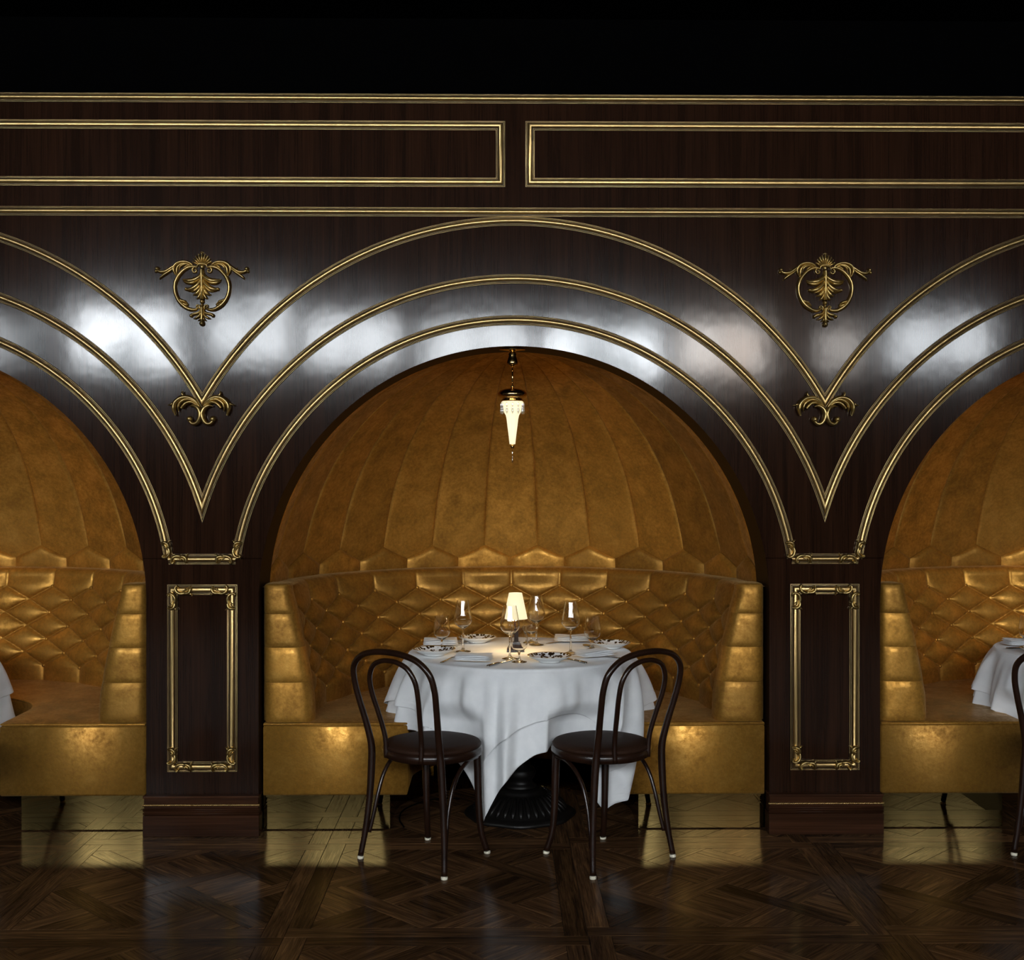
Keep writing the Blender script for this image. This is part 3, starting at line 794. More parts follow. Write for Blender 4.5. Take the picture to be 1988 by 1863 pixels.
for bx, nm in zip(BAYS, BN):
    bq = empty('banquette', (bx, 0, 0)); tag(bq, f'curved gold velvet banquette with deep buttoned back in the {nm} booth', 'banquette', 'booth banquettes')
    tb = link('tufted_back', ME['tuft'], None, bq)
    link('seat_base', ME['base'], None, bq); auto_sharp(bpy.data.objects[link('seat_cushion', ME['seat'], None, bq).name], 60)
    k = link('kick_plate', ME['kick'], None, bq, False); k['label'] = 'mirror polished bronze kick plate'
    for m in PADS: link('arm_pad', m, None, bq)
    for m in CAPS: link('arm_cap', m, None, bq)
    for sx in (-1, 1):
        p = MB()
        for z in (0.4748, ZB0+0.004): p.tube([(sx*0.49, YF-0.001 if z > 0.3 else YF+0.006, z), (sx*1.112, YF-0.001 if z > 0.3 else YF+0.006, z)], 0.0026, 8)
        p.obj('piping', M['velvet'], bq)
    dz = 0.0693
    for w in range(7):
        z = 0.985 - w*dz; us = range(-6, 7) if w % 2 == 0 else [x+0.5 for x in range(-6, 6)]
        for u in us:
            r_ = back_profile(z) - 0.0125; x, y = plan(u, r_)
            # skip what the frame never shows
            wx = bx + x
            if abs(wx) > 2.55: continue
            o = link('button', ME['button'], None, tb); o.location = (x, y, z)
            ph = rad(15*max(-6, min(6, u))); d = Vector((-math.sin(ph), -math.cos(ph), 0.12)); o.rotation_euler = d.to_track_quat('Z', 'Y').to_euler()

# ------------------------------------------------------------------ pendant lamps
def build_pendant():
    p = empty('pendant_lamp'); X, Y = 0, 0.0
    mb = MB(); mb.lathe([(0.0, 2.1505), (0.058, 2.1505), (0.060, 2.147), (0.030, 2.143), (0.012, 2.140), (0.012, 2.134)], 40); mb.obj('ceiling_rose', M['brass'], p)
    mb = MB(); mb.lathe([(0.0, 2.136), (0.013, 2.135), (0.018, 2.128), (0.016, 2.120), (0.021, 2.106), (0.026, 2.09), (0.024, 2.080), (0.012, 2.072), (0.004, 2.068), (0.0, 2.068)], 32); mb.obj('canopy_bell', M['brass'], p)
    mb = MB(); mb.tube([(0, 0, 2.07), (0, 0, 1.975)], 0.0036, 10); mb.obj('rod', M['brass'], p)
    mb = MB(); mb.lathe([(0.0, 1.988), (0.006, 1.986), (0.0085, 1.981), (0.006, 1.976), (0.0, 1.974)], 20); mb.obj('rod_bead', M['brass'], p)
    mb = MB(); mb.lathe([(0.0, 1.976), (0.012, 1.974), (0.034, 1.971), (0.056, 1.963), (0.067, 1.950), (0.067, 1.942), (0.058, 1.931), (0.044, 1.928), (0.044, 1.924), (0.050, 1.921), (0.050, 1.916), (0.040, 1.914), (0.0, 1.914)], 48); mb.obj('brass_disc', M['brass'], p)
    def flute(i, a): return 1 + 0.035*math.cos(12*a)
    mb = MB(); mb.lathe([(0.046, 1.914), (0.049, 1.906), (0.041, 1.898), (0.039, 1.88), (0.036, 1.864), (0.029, 1.852), (0.0255, 1.835), (0.0215, 1.80), (0.0165, 1.76), (0.0125, 1.722), (0.0, 1.720)], 96, mod=flute); mb.obj('glass_cone', M['pendant_glass'], p)
    mb = MB(); mb.lathe([(0.0, 1.722), (0.004, 1.72), (0.008, 1.714), (0.0085, 1.709), (0.006, 1.703), (0.002, 1.699), (0.0, 1.699)], 20); mb.obj('finial', M['brass'], p)
    mb = MB(); mb.tube([(0, 0, 1.70), (0, 0, 1.69)], 0.0012, 6); mb.lathe([(0.0, 1.693), (0.0042, 1.689), (0.001, 1.684), (0.0042, 1.68), (0.0014, 1.675), (0.003, 1.655), (0.005, 1.646), (0.002, 1.637), (0.0, 1.636)], 8); mb.obj('crystal_drop', M['crystal'], p)
    d = MB(); d.lathe([(0.0, 0.0), (0.005, -0.005), (0.0014, -0.010), (0.0054, -0.015), (0.0016, -0.020), (0.0052, -0.032), (0.006, -0.041), (0.002, -0.052), (0.0, -0.053)], 8)
    me = pydata('crystal_drop', d.v, d.f); me.materials.append(M['crystal'])
    for k in range(12):
        a = 2*PI*(k+0.0)/12; o = link('crystal_drop', me, None, p); o.location = (0.051*math.cos(a), 0.051*math.sin(a), 1.910)
    return p
pend = build_pendant()
pend.location = (-0.008, 0.12, 0)
tag(pend, 'brass pendant lamp with glowing fluted glass cone and crystal drops', 'pendant lamp')

# ------------------------------------------------------------------ table
TC = (0.03, 0.317); TR = 0.515; TZ = 0.748
def build_table():
    t = empty('round_table')
    mb = MB(); mb.lathe([(0.0, TZ-0.03), (TR-0.012, TZ-0.03), (TR-0.004, TZ-0.026), (TR-0.002, TZ-0.008), (TR-0.008, TZ), (0.0, TZ)], 64); mb.obj('tabletop', M['lamp_base'], t)
    def lob(i, a): return 1 + (0.02*math.cos(8*a) if i < 4 else 0)
    mb = MB(); mb.lathe([(0.0, 0.0), (0.252, 0.0), (0.258, 0.008), (0.250, 0.018), (0.232, 0.026), (0.225, 0.028), (0.215, 0.036), (0.185, 0.062), (0.145, 0.092), (0.120, 0.106), (0.108, 0.110), (0.108, 0.118), (0.085, 0.125), (0.0, 0.125)], 96, mod=lob); mb.obj('cast_base', M['iron'], t)
    lf = MB()
    for k in range(36):
        a = 2*PI*k/36; pts = [(r_*math.cos(a), r_*math.sin(a), z) for r_, z in ((0.218, 0.036), (0.20, 0.054), (0.175, 0.073), (0.15, 0.091), (0.128, 0.104))]
        lf.tube(pts, [0.006, 0.012, 0.0125, 0.010, 0.005], 6, flat=0.7)
    lf.obj('leaf_band', M['iron'], t)
    mb = MB(); mb.lathe([(0.075, 0.125), (0.078, 0.135), (0.062, 0.145), (0.056, 0.16), (0.068, 0.175), (0.076, 0.195), (0.068, 0.215), (0.05, 0.225), (0.046, 0.26), (0.05, 0.36), (0.044, 0.48), (0.05, 0.60), (0.08, 0.66), (0.12, 0.69), (0.22, TZ-0.031), (0.0, TZ-0.031)], 40); mb.obj('pedestal_stem', M['iron'], t)
    return t
# cloth: a square of linen over a round top; every ray from the centre runs to the rim and hangs from there,
# and the spare width round the rim goes into folds that deepen with the drop
def fold(th, d):
    """radial fold offset at angle th (world), distance d below the rim"""
    ph = th + PI/2                                   # 0 = towards the viewer
    pq = (ph+PI) % (2*PI) - PI
    w = 15*ph + 1.6*math.sin(2*ph+0.6) + 1.2*math.sin(3*ph+2.1) + 0.7*math.sin(5*ph+0.3) + 0.5*d*math.sin(7*ph)
    c = (0.5+0.5*math.cos(w))**2.0
    w2 = 27*ph + 1.6*math.sin(3*ph+1.0) + 2.5*d
    c2 = (0.5+0.5*math.cos(w2))**2
    calm = 1-0.85*math.exp(-((pq-0.05)/0.17)**2)      # the smooth stretch at the front
    var = 0.75+0.35*math.sin(4*ph+0.9)
    g = min(1.0, max(0.0, d-0.006)/0.34)
    amp = 0.104*calm*var*g**0.68
    return amp*(c-0.33) + 0.034*calm*(c2-0.35)*g**0.6*math.exp(-(d/0.30)**2)
def cloth_mesh(name, side, ang, rt, zt, off):
    """ang: world angle of one corner"""
    NT, NH = 560, 56; hs = side/2; rings = []
    def drop(th):
        a = (th-ang) % (PI/2); return hs/math.cos(abs(a-PI/4)) if True else 0
    v = []; uvs = []
    for k in (0.02, 0.3, 0.6, 0.8, 0.92):
        rings.append([('t', k*(rt-0.010))]*NT)
    re = 0.010
    for q in (0.0, 0.25, 0.5, 0.75, 1.0): rings.append([('e', q)]*NT)
    for j in range(1, NH+1): rings.append([('h', j/NH)]*NT)
    for ring in rings:
        for i in range(NT):
            th = ang + 2*PI*i/NT; kind, q = ring[i]
            rho_max = drop(th)
            if kind == 't': r_, z, d = q, zt, 0; rho = q
            elif kind == 'e':
                a = q*PI/2; r_ = rt-re + re*math.sin(a); z = zt-re + re*math.cos(a); rho = rt-re + re*a
            else:
                L = rho_max-(rt-re+re*PI/2); d = q*L; rho = rho_max-L+d
                hem = 0.0011 if L-d < 0.028 else 0.0
                fl = 0.115*d + 0.02*(1-math.exp(-d/0.05))
                r_ = rt + fl + fold(th, d) + off*min(1, d/0.22)**0.7 + hem
                z = zt-re - d*0.985
                wr = (th - rad(-20) + PI) % (2*PI) - PI
                th2 = th + 0.035*math.sin(6*th+1.0)*min(1, d/0.4) - 0.42*math.exp(-(wr/0.55)**2)*min(1.2, (d/0.5)**1.2)
                x, y = r_*math.cos(th2), r_*math.sin(th2)
            if kind != 'h': x, y = r_*math.cos(th), r_*math.sin(th)
            if kind == 'h' and z < 0.62:              # the chair seats stand against the cloth and push it in
                k = min(1.0, (0.62-z)/0.10); k = k*k*(3-2*k)
                for (sx_, sy_, sr) in ((-0.375, -0.627, 0.226), (0.325, -0.627, 0.226)):
                    px, py = x-sx_, y-sy_
                    if px*px+py*py < sr*sr:
                        L2 = math.hypot(x, y); ux, uy = -x/L2, -y/L2; bq_ = px*ux+py*uy
                        t_ = -bq_ + math.sqrt(max(0.0, bq_*bq_ - (px*px+py*py) + sr*sr)); x += ux*t_*k; y += uy*t_*k
            v.append((x, y, z)); uvs.append((rho*math.cos(th), rho*math.sin(th)))
    f = [tuple(range(NT))]
    for k in range(len(rings)-1):
        for i in range(NT):
            i2 = (i+1) % NT; f.append((k*NT+i, (k+1)*NT+i, (k+1)*NT+i2, k*NT+i2))
    me = pydata(name, v, f); me.materials.append(M['linen'])
    uv = me.uv_layers.new(name='UVMap'); li = np.zeros(len(me.loops), dtype=np.int32); me.loops.foreach_get('vertex_index', li)
    uv.data.foreach_set('uv', np.array(uvs, dtype=np.float32)[li].ravel())
    return me
under_me = cloth_mesh('under_cloth', 1.63, rad(-108), TR+0.003, TZ+0.0035, 0.0)
over_me = cloth_mesh('top_cloth', 1.43, rad(-115), TR+0.007, TZ+0.008, 0.015)
def add_cloth(name, me, loc, rz):
    o = link(name, me, None, None); o.location = (loc[0], loc[1], 0); o.rotation_euler = (0, 0, rz)
    so = o.modifiers.new('thickness', 'SOLIDIFY'); so.thickness = 0.0016; so.offset = 1.0
    return o
tab = build_table()
TABLES = [(TC, 0.0, 'middle'), ((TC[0]+BAY+0.035, TC[1]-0.02), rad(-38), 'right'), ((TC[0]-BAY-0.305, TC[1]), rad(20), 'left')]
for i, (tc, rz, nm) in enumerate(TABLES):
    t = tab if i == 0 else copy_tree(tab); t.location = (tc[0], tc[1], 0)
    tag(t, f'round pedestal table with ornate cast iron foot in the {nm} booth', 'table', 'booth tables')
    tag(add_cloth('tablecloth', under_me, tc, rz), f'long white linen undercloth on the {nm} booth table', 'tablecloth', 'white undercloths')
    tag(add_cloth('tablecloth', over_me, tc, rz), f'shorter white linen top cloth laid over the {nm} booth table', 'tablecloth', 'white top cloths')
TT = TZ + 0.0125   # upper face of the cloths

# ------------------------------------------------------------------ bentwood chairs
def sym(L, sx): return [(sx*a, b_, c) for a, b_, c in L]
def build_chair():
    ch = empty('bentwood_chair')
    half = [(0.222, -0.196, 0.012), (0.209, -0.180, 0.12), (0.196, -0.170, 0.25), (0.187, -0.168, 0.38), (0.183, -0.173, 0.47), (0.190, -0.194, 0.56), (0.204, -0.222, 0.66), (0.211, -0.243, 0.74), (0.199, -0.260, 0.805), (0.150, -0.271, 0.851), (0.08, -0.276, 0.872), (0.0, -0.277, 0.878)]
    path = half + [(-a, b_, c) for a, b_, c in half[-2::-1]]
    S = spline(path, 6); n = len(S); rr = []
    for p in S: rr.append(0.0128 + 0.0030*math.exp(-((p[2]-0.40)/0.16)**2) - (0.001 if p[2] < 0.1 else 0))
    mb = MB(); mb.tube(S, rr, 12); mb.obj('back_hoop', M['chair'], ch)
    h2 = [(0.092, -0.182, 0.432), (0.097, -0.186, 0.52), (0.110, -0.212, 0.62), (0.122, -0.236, 0.70), (0.120, -0.252, 0.765), (0.092, -0.263, 0.815), (0.045, -0.268, 0.838), (0.0, -0.269, 0.843)]
    S = spline(h2 + [(-a, b_, c) for a, b_, c in h2[-2::-1]], 6)
    mb = MB(); mb.tube(S, 0.0105, 10); mb.obj('inner_hoop', M['chair'], ch)
    mb = MB(); mb.lathe([(0.170, 0.424), (0.196, 0.424), (0.206, 0.430), (0.209, 0.444), (0.206, 0.459), (0.198, 0.464), (0.170, 0.464)], 56, closed=True); mb.obj('seat_ring', M['chair'], ch)
    mb = MB(); mb.lathe([(0.0, 0.455), (0.188, 0.455), (0.200, 0.462), (0.203, 0.469), (0.196, 0.478), (0.165, 0.486), (0.10, 0.490), (0.0, 0.491)], 56); mb.obj('seat_pad', M['leather'], ch)
    for sx in (-1, 1):
        S = spline(sym([(0.138, 0.122, 0.452), (0.141, 0.126, 0.36), (0.142, 0.130, 0.22), (0.146, 0.140, 0.10), (0.160, 0.162, 0.012)], sx), 6)
        mb = MB(); mb.tube(S, lerp_list([0.0175, 0.0175, 0.0155, 0.0135, 0.0125], len(S)), 12); mb.obj('leg', M['chair'], ch)
        S = spline(sym([(0.150, 0.108, 0.412), (0.163, 0.065, 0.417), (0.176, 0.005, 0.412), (0.183, -0.052, 0.385), (0.186, -0.095, 0.335), (0.189, -0.125, 0.26), (0.194, -0.146, 0.18), (0.203, -0.164, 0.105)], sx), 6)
        mb = MB(); mb.tube(S, 0.0085, 10); mb.obj('arch_brace', M['chair'], ch)
        for (x, y) in ((0.222, -0.196), (0.161, 0.163)):
            mb = MB(); mb.lathe([(0.0, 0.0), (0.0125, 0.0), (0.0135, 0.003), (0.0135, 0.010), (0.0, 0.0125)], 16, (sx*x, y, 0)); mb.obj('foot_pad', M['nylon'], ch)
    S = spline([(0.138, 0.118, 0.405), (0.10, 0.14, 0.417), (0.05, 0.152, 0.418), (0, 0.154, 0.418), (-0.05, 0.152, 0.418), (-0.10, 0.14, 0.417), (-0.138, 0.118, 0.405)], 6)
    mb = MB(); mb.tube(S, 0.008, 8); mb.obj('front_rail', M['chair'], ch)
    return ch
ch = build_chair()
for i, (x, y, a, lb) in enumerate([(-0.345, -0.310, -36.5, 'dark bentwood chair to the left of the middle table, back to the viewer'), (0.355, -0.310, 37.5, 'dark bentwood chair to the right of the middle table, back to the viewer'),
                                   (2.365, -0.285, -33, 'dark bentwood chair cut off at the right edge, by the right booth table'), (-2.47, -0.36, 34, 'dark bentwood chair of the left booth, seen only mirrored in the kick plate')]):
    o = ch if i == 0 else copy_tree(ch); o.location = (x, y, 0); o.rotation_euler = (0, 0, rad(a)); tag(o, lb, 'chair', 'bentwood chairs')

# ------------------------------------------------------------------ table settings
def lathe_me(name, prof, seg=40, mat=None):
    mb = MB(); mb.lathe(prof, seg); me = pydata(name, mb.v, mb.f); me.materials.append(mat); return me
def glass_profile(outer, stem_top, t=0.0012):
    # outer: (r,z) of bowl from stem up to rim
    inner = [(max(0.0, r_-t), z + (0.003 if i == 0 else 0.0)) for i, (r_, z) in enumerate(outer)]
    return outer, [(0.0, outer[0][1]+0.004)] + inner[1:]
def wine_glass(name, foot_r, stem_h, bowl):
    prof = [(0.0, 0.0), (foot_r, 0.0), (foot_r, 0.0012), (foot_r*0.55, 0.005), (0.009, 0.010), (0.0045, 0.018), (0.0038, stem_h*0.6), (0.0045, stem_h-0.006)]
    o, i_ = glass_profile(bowl, stem_h); prof += o + i_[::-1]
    return lathe_me(name, prof, 40, M['glass'])
wine_me = wine_glass('wine_glass', 0.036, 0.105, [(0.007, 0.106), (0.022, 0.116), (0.036, 0.128), (0.0435, 0.142), (0.0435, 0.155), (0.040, 0.175), (0.0355, 0.20), (0.031, 0.225), (0.029, 0.238)])
gob_me = wine_glass('water_goblet', 0.034, 0.042, [(0.007, 0.043), (0.020, 0.050), (0.033, 0.064), (0.0395, 0.080), (0.040, 0.092), (0.0375, 0.112), (0.035, 0.135), (0.0335, 0.155)])
GL = [(wine_me, 'wine_glass', -0.236, 0.306, 'tall wine glass at the left back setting'), (wine_me, 'wine_glass', -0.020, 0.075, 'tall wine glass standing in front of the table lamp'),
      (wine_me, 'wine_glass', 0.113, 0.520, 'tall wine glass behind and right of the table lamp'), (wine_me, 'wine_glass', 0.262, 0.234, 'tall wine glass at the right of the table'),
      (gob_me, 'water_goblet', -0.339, 0.392, 'short water goblet at the left edge of the table'), (gob_me, 'water_goblet', 0.020, -0.020, 'short water goblet nearest the viewer, before the lamp'),
      (gob_me, 'water_goblet', 0.090, 0.600, 'short water goblet behind the lamp, at the back'), (gob_me, 'water_goblet', 0.373, 0.360, 'short water goblet at the right edge by a spoon'),
      (gob_me, 'water_goblet', -0.345+BAY+0.04, 0.37, 'water goblet on the right booth table, at the picture edge')]
for me, nm, x, y, lb in GL:
    o = link(nm, me, None, None); auto_sharp(o, 42); o.location = (x, y, TT); tag(o, lb, 'glass', 'wine glasses' if nm == 'wine_glass' else 'water goblets')
# bowls
def build_bowl():
    b_ = empty('painted_bowl')
    mb = MB(); mb.lathe([(0.0, 0.002), (0.040, 0.002), (0.042, 0.0), (0.046, 0.0), (0.047, 0.005), (0.066, 0.014), (0.086, 0.027), (0.097, 0.036), (0.0975, 0.0375), (0.096, 0.038)], 56, caps=False); mb.obj('bowl_body', M['china'], b_)
    mb = MB(); mb.lathe([(0.0975, 0.0378), (0.096, 0.0386), (0.093, 0.0375), (0.084, 0.029), (0.064, 0.017), (0.045, 0.010), (0.0, 0.009)], 56, caps=False); o = mb.obj('painted_inside', M['plate'], b_); o['label'] = 'black floral pattern with a gold rim'
    return b_
bowl = build_bowl()
for me_ in (bpy.data.meshes['bowl_body'], bpy.data.meshes['painted_inside']): me_.transform(Matrix.Diagonal((1, 1, 0.78, 1)))
for i, (x, y, a, lb) in enumerate([(-0.365, 0.194, 20, 'black and white painted bowl at the left of the table'), (-0.176, 0.622, 80, 'black and white painted bowl at the back of the table'),
                                   (0.153, -0.015, 140, 'black and white painted bowl nearest the viewer'), (0.462, 0.412, 220, 'black and white painted bowl at the right of the table'), (-0.365+BAY+0.04, 0.17, 60, 'painted bowl on the right booth table')]):
    o = bowl if i == 0 else copy_tree(bowl); o.location = (x, y, TT); o.rotation_euler = (0, 0, rad(a)); tag(o, lb, 'bowl', 'painted bowls')
# napkins: a folded stack of four linen layers
def build_napkin():
    nk = empty('napkin')
    for k in range(4):
        mb = MB(); n, m_ = 20, 14; L = 0.168-0.003*k; Wd = 0.100-0.002*k; v = []; f = []; t = 0.0060
        for side in (1, 0):
            for j in range(m_+1):
                for i in range(n+1):
                    s = 2*i/n-1; q = 2*j/m_-1; rnd = (1-abs(s)**8)*(1-abs(q)**8)
                    z = 0.0005 + k*0.0064 + (t*(0.5+0.5*rnd) if side else t*0.5*(1-rnd)) + 0.0016*math.sin(3*s+2*q+k)*(0.3+k*0.4) + 0.0016*(0.3+k*0.4)
                    v.append((s*L/2, q*Wd/2, z))
        N1 = (n+1)*(m_+1)
        for j in range(m_):
            for i in range(n):
                a = j*(n+1)+i; f.append((a, a+1, a+n+2, a+n+1)); f.append((N1+a, N1+a+n+1, N1+a+n+2, N1+a+1))
        bd = [i for i in range(n+1)] + [(j+1)*(n+1)-1 for j in range(1, m_+1)] + [m_*(n+1)+i for i in range(n-1, -1, -1)] + [j*(n+1) for j in range(m_-1, 0, -1)]
        for i in range(len(bd)): a, c = bd[i], bd[(i+1) % len(bd)]; f.append((a, N1+a, N1+c, c))
        mb.add(v, f); mb.obj('fold', M['linen'], nk)
    return nk
nap = build_napkin()
for i, (x, y, a, lb) in enumerate([(-0.350, 0.500, 4, 'folded white napkin at the back left of the table'), (-0.180, -0.005, -12, 'folded white napkin at the front left of the table'),
                                   (0.290, 0.620, 2, 'folded white napkin at the back right of the table'), (0.362, 0.120, 28, 'folded white napkin at the front right of the table'), (-0.335+BAY+0.04, 0.455, 4, 'folded white napkin on the right booth table')]):
    o = nap if i == 0 else copy_tree(nap); o.location = (x, y, TT+0.007); o.rotation_euler = (0, 0, rad(a)); tag(o, lb, 'napkin', 'folded napkins')
# cutlery, each along +x with the handle end at x=0
def bar(mb, secs):
    v = []; f = []
    for (x, w, z0, z1) in secs: v += [(x, -w, z0), (x, w, z0), (x, w*0.8, z1), (x, -w*0.8, z1)]
    for i in range(len(secs)-1):
        for k in range(4): f.append((4*i+k, 4*i+(k+1) % 4, 4*i+4+(k+1) % 4, 4*i+4+k))
    f.append((3, 2, 1, 0)); e = 4*(len(secs)-1); f.append((e, e+1, e+2, e+3)); mb.add(v, f)
def build_knife():
    k = empty('table_knife'); mb = MB(); bar(mb, [(0, 0.004, 0.001, 0.005), (0.006, 0.0075, 0, 0.007), (0.04, 0.0065, 0, 0.0075), (0.098, 0.005, 0, 0.007)]); mb.obj('handle', M['steel'], k)
    mb = MB(); bar(mb, [(0.098, 0.005, 0.001, 0.006), (0.105, 0.0035, 0.001, 0.005), (0.115, 0.008, 0.001, 0.0025), (0.19, 0.009, 0.001, 0.0022), (0.212, 0.006, 0.001, 0.002), (0.222, 0.001, 0.001, 0.0018)]); mb.obj('blade', M['steel'], k); return k
def build_fork():
    k = empty('table_fork'); mb = MB(); bar(mb, [(0, 0.005, 0.001, 0.003), (0.008, 0.0085, 0.001, 0.004), (0.05, 0.006, 0.002, 0.005), (0.11, 0.003, 0.004, 0.007), (0.135, 0.0035, 0.005, 0.008)]); mb.obj('handle', M['steel'], k)
    mb = MB(); bar(mb, [(0.135, 0.0035, 0.005, 0.008), (0.148, 0.010, 0.003, 0.005), (0.16, 0.0115, 0.001, 0.003)])
    for t in (-0.0096, -0.0032, 0.0032, 0.0096):
        c = len(mb.v); bar(mb, [(0.159, 0.0019, 0.001, 0.003), (0.185, 0.0016, 0.0005, 0.0022), (0.203, 0.0008, 0.003, 0.004)])
        for i in range(c, len(mb.v)): q = mb.v[i]; mb.v[i] = (q[0], q[1]+t, q[2])
    mb.obj('tines', M['steel'], k); return k
def build_spoon():
    k = empty('dessert_spoon'); mb = MB(); bar(mb, [(0, 0.005, 0.001, 0.003), (0.008, 0.0085, 0.001, 0.004), (0.05, 0.006, 0.002, 0.005), (0.11, 0.003, 0.004, 0.007), (0.14, 0.0032, 0.006, 0.009)]); mb.obj('handle', M['steel'], k)
    n = 14; v = []; f = []
    for j in range(7):
        rr = j/6
        for i in range(n): a = 2*PI*i/n; v.append((0.165 + 0.028*rr*math.cos(a), 0.0185*rr*math.sin(a)*(1-0.12*math.cos(a)), 0.0012 + 0.0085*rr**2))
    for j in range(6):
        for i in range(n): f.append((j*n+i, j*n+(i+1) % n, (j+1)*n+(i+1) % n, (j+1)*n+i))
    o = link('bowl', pydata('spoon_bowl', v, f), M['steel'], k); so = o.modifiers.new('thickness', 'SOLIDIFY'); so.thickness = 0.0012; so.offset = 1; return k
kn, fk, sp = build_knife(), build_fork(), build_spoon()
def lay(src, first, p, q, lb, cat, grp):
    o = src if first else copy_tree(src); o.location = (p[0], p[1], TT+0.0002); o.rotation_euler = (0, 0, math.atan2(q[1]-p[1], q[0]-p[0])); tag(o, lb, cat, grp)
lay(kn, True, (-0.119, -0.150), (0.0, 0.06), 'steel table knife at the front centre of the table', 'knife', 'table knives')
lay(kn, False, (0.330, 0.700), (0.150, 0.548), 'steel table knife under the back right napkin', 'knife', 'table knives')
lay(kn, False, (0.312, -0.075), (0.245, 0.061), 'steel table knife right of the nearest painted bowl', 'knife', 'table knives')
lay(fk, True, (-0.322, -0.048), (-0.236, 0.20), 'steel fork under the front left napkin', 'fork', 'table forks')
lay(fk, False, (-0.360, 0.520), (-0.20, 0.585), 'steel fork under the back left napkin', 'fork', 'table forks')
lay(sp, True, (0.475, 0.075), (0.30, 0.20), 'steel spoon under the front right napkin', 'spoon', 'spoons')
lay(sp, False, (0.392, 0.285), (0.325, 0.545), 'steel spoon behind the right water goblet', 'spoon', 'spoons')
lay(kn, False, (-0.475, 0.385), (-0.26, 0.46), 'steel knife handle behind the left painted bowl', 'knife', 'table knives')
lay(kn, False, (-0.455+BAY+0.04, 0.35), (-0.24+BAY+0.04, 0.41), 'steel knife on the right booth table', 'knife', 'table knives')

cd = MB(); cd.tube(spline([(-0.495, 0.09, 0.004), (-0.525, 0.22, 0.004), (-0.515, 0.38, 0.004), (-0.42, 0.53, 0.004), (-0.32, 0.57, 0.004), (-0.26, 0.56, 0.004)], 8), 0.0035, 8)
tag(cd.obj('power_cord', M['black']), 'thin black cord on the floor under the middle table', 'cord')
# ------------------------------------------------------------------ table lamp
lamp = empty('table_lamp', (0.009, 0.330, TT)); tag(lamp, 'small lit table lamp with cream shade and dark stepped base', 'lamp')
mb = MB()
def frustum(mb, a0, a1, z0, z1):
    mb.add([(sx*a0, sy*a0, z0) for sx, sy in ((-1, -1), (1, -1), (1, 1), (-1, 1))] + [(sx*a1, sy*a1, z1) for sx, sy in ((-1, -1), (1, -1), (1, 1), (-1, 1))],
           [(3, 2, 1, 0), (4, 5, 6, 7), (0, 1, 5, 4), (1, 2, 6, 5), (2, 3, 7, 6), (3, 0, 4, 7)])
frustum(mb, 0.041, 0.039, 0.0, 0.008); frustum(mb, 0.038, 0.027, 0.008, 0.030); frustum(mb, 0.024, 0.022, 0.030, 0.042); mb.obj('base', M['lamp_base'], lamp, False)
mb = MB(); frustum(mb, 0.013, 0.012, 0.042, 0.105); mb.tube([(0, 0, 0.105), (0, 0, 0.17)], 0.005, 10); mb.obj('stem', M['lamp_base'], lamp, False)
mb = MB(); mb.lathe([(0.0565, 0.150), (0.031, 0.270), (0.030, 0.270), (0.0555, 0.150)], 48, closed=True); mb.obj('lamp_shade', M['shade'], lamp)
mb = MB(); mb.lathe([(0.0, 0.17), (0.012, 0.175), (0.018, 0.195), (0.012, 0.215), (0.0, 0.22)], 16); mb.obj('bulb', M['shade'], lamp)
ld = bpy.data.lights.new('lamp_glow', 'POINT'); ld.energy = LAMP_W; ld.color = (1.0, 0.68, 0.32); ld.shadow_soft_size = 0.02
lo = bpy.data.objects.new('lamp_glow', ld); col.objects.link(lo); lo.parent = lamp; lo.location = (0, 0, 0.158)

# ------------------------------------------------------------------ parquet (panels of about a metre with woven diagonals)
PER = 1.04; FW = 0.08; X0 = 0.235; Y0 = -0.14
def clip_poly(poly, rect):
    def cl(P, ins, inter):
        o = []
        for i in range(len(P)):
            a, b_ = P[i-1], P[i]; ia, ib = ins(a), ins(b_)
            if ib:
                if not ia: o.append(inter(a, b_))
                o.append(b_)
            elif ia: o.append(inter(a, b_))
        return o
    x0, x1, y0, y1 = rect
    def ix(X): return lambda a, b_: (X, a[1] + (b_[1]-a[1])*(X-a[0])/(b_[0]-a[0]))
    def iy(Yv): return lambda a, b_: (a[0] + (b_[0]-a[0])*(Yv-a[1])/(b_[1]-a[1]), Yv)
    for ins, it in ((lambda p: p[0] >= x0, ix(x0)), (lambda p: p[0] <= x1, ix(x1)), (lambda p: p[1] >= y0, iy(y0)), (lambda p: p[1] <= y1, iy(y1))):
        poly = cl(poly, ins, it)
        if len(poly) < 3: return []
    return poly
def area(P): return 0.5*abs(sum(P[i-1][0]*P[i][1]-P[i][0]*P[i-1][1] for i in range(len(P))))
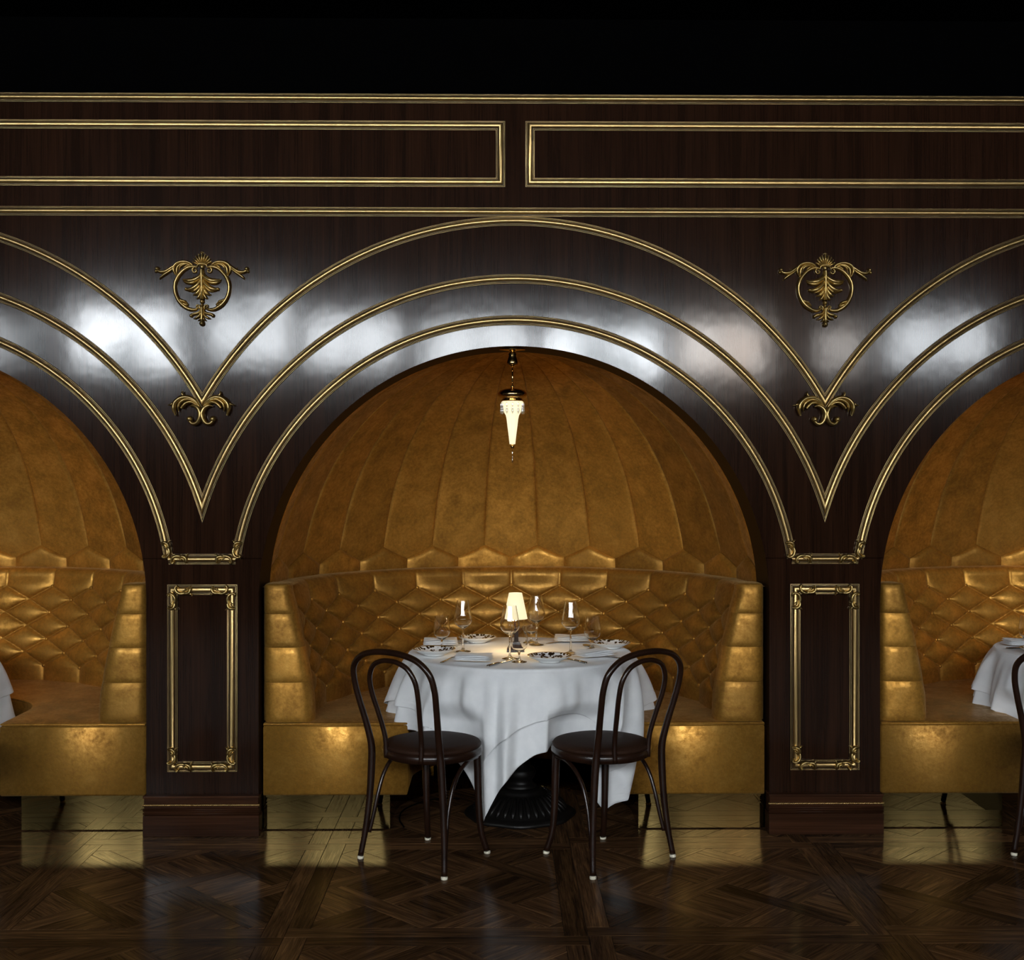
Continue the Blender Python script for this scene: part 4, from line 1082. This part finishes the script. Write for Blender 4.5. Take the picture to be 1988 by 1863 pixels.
def panel_pieces():
    """pieces of one panel centred on the origin: list of (polygon, grain angle)"""
    out = []; h = PER/2; a = h-FW
    for k in range(4):   # frame, mitred alternately butt-jointed
        R = Matrix.Rotation(PI/2*k, 2); poly = [(-h, -h), (a, -h), (a, -a), (-h, -a)]
        out.append(([tuple(R @ Vector(p)) for p in poly], PI/2*k))
    p = 2*a/2/math.sqrt(2); w = 0.082; rect = (-a, a, -a, a); c = math.cos(PI/4)
    def rot(P): return [((x-y)*c, (x+y)*c) for x, y in P]
    for i in range(-4, 5):
        for j in range(-4, 5):
            u, v = i*p, j*p
            cell = [(u+w/2, v+w/2), (u+p-w/2, v+w/2), (u+p-w/2, v+p-w/2), (u+w/2, v+p-w/2)]
            out.append((clip_poly(rot(cell), rect), PI/4 if (i+j) % 2 else -PI/4))
            if (i+j) % 2 == 0: st = [(u-p+w/2, v-w/2), (u+p-w/2, v-w/2), (u+p-w/2, v+w/2), (u-p+w/2, v+w/2)]; out.append((clip_poly(rot(st), rect), PI/4))
            else: st = [(u-w/2, v-p+w/2), (u+w/2, v-p+w/2), (u+w/2, v+p-w/2), (u-w/2, v+p-w/2)]; out.append((clip_poly(rot(st), rect), -PI/4))
    return [(P, g) for P, g in out if len(P) >= 3 and area(P) > 2e-4]
PIECES = panel_pieces()
def prism(P, g, gap=0.0007, cham=0.0008, top=0.0):
    cx = sum(q[0] for q in P)/len(P); cy = sum(q[1] for q in P)/len(P)
    if sum(P[i-1][0]*P[i][1]-P[i][0]*P[i-1][1] for i in range(len(P))) < 0: P = P[::-1]
    # drop duplicate points
    Q = [P[i] for i in range(len(P)) if math.dist(P[i], P[i-1]) > 1e-4]; n = len(Q)
    def inset(d):
        o = []
        for i in range(n):
            a, b_, c_ = Vector(Q[i-1]), Vector(Q[i]), Vector(Q[(i+1) % n]); e1 = (b_-a).normalized(); e2 = (c_-b_).normalized()
            n1 = Vector((-e1.y, e1.x)); n2 = Vector((-e2.y, e2.x)); m = (n1+n2); m = m/max(1e-6, m.length); k = d/max(0.35, m.dot(n1)); o.append(b_+m*k)
        return o
    ca, sa = math.cos(-g), math.sin(-g)
    def loc(p): x, y = p[0]-cx, p[1]-cy; return (x*ca-y*sa, x*sa+y*ca)
    A = [loc(q) for q in inset(gap)]; B = [loc(q) for q in inset(gap+cham)]
    v = [(x, y, -0.0038) for x, y in A] + [(x, y, -cham) for x, y in A] + [(x, y, 0) for x, y in B]
    f = [tuple(2*n+i for i in range(n))] + [(k*n+i, k*n+(i+1) % n, (k+1)*n+(i+1) % n, (k+1)*n+i) for k in (0, 1) for i in range(n)]
    return v, f, cx, cy
protos = []
for P, g in PIECES:
    v, f, cx, cy = prism(P, g); me = pydata('parquet_block', v, f); me.materials.append(M['floor']); protos.append((me, cx, cy, g, area(P)))
cands = []
for i in range(-3, 4):
    for j in range(-2, 2):
        px, py = X0 + PER*(i-0.5), Y0 + PER*(j+0.5)
        for k, (me, cx, cy, g, ar) in enumerate(protos):
            x, y = px+cx, py+cy; d = y+5.25
            if y < -1.75 or y > 0.95: continue
            lim = 994/2310*d + 0.35
            if abs(x+0.07) > lim: continue
            vis = y < 0.12 or abs(x) < 0.62
            cands.append((ar/d**3 * (1.0 if vis and y > -1.48 else 0.02), me, x, y, g))
cands.sort(key=lambda c: -c[0])
rest = MB(); rng = random.Random(4)
for idx, (s, me, x, y, g) in enumerate(cands):
    if idx < 300:
        o = link('parquet_block', me, None, fl, False); o.location = (x, y, rng.uniform(-0.0003, 0.0003)); o.rotation_euler = (0, 0, g)
    else:
        ca, sa = math.cos(g), math.sin(g); rest.add([(x + q.co.x*ca - q.co.y*sa, y + q.co.x*sa + q.co.y*ca, q.co.z) for q in me.vertices], [tuple(p.vertices) for p in me.polygons])
if rest.v:
    o = rest.obj('parquet_remainder', M['floor'], fl, False); o['kind'] = 'stuff'
print('parquet', len(cands))
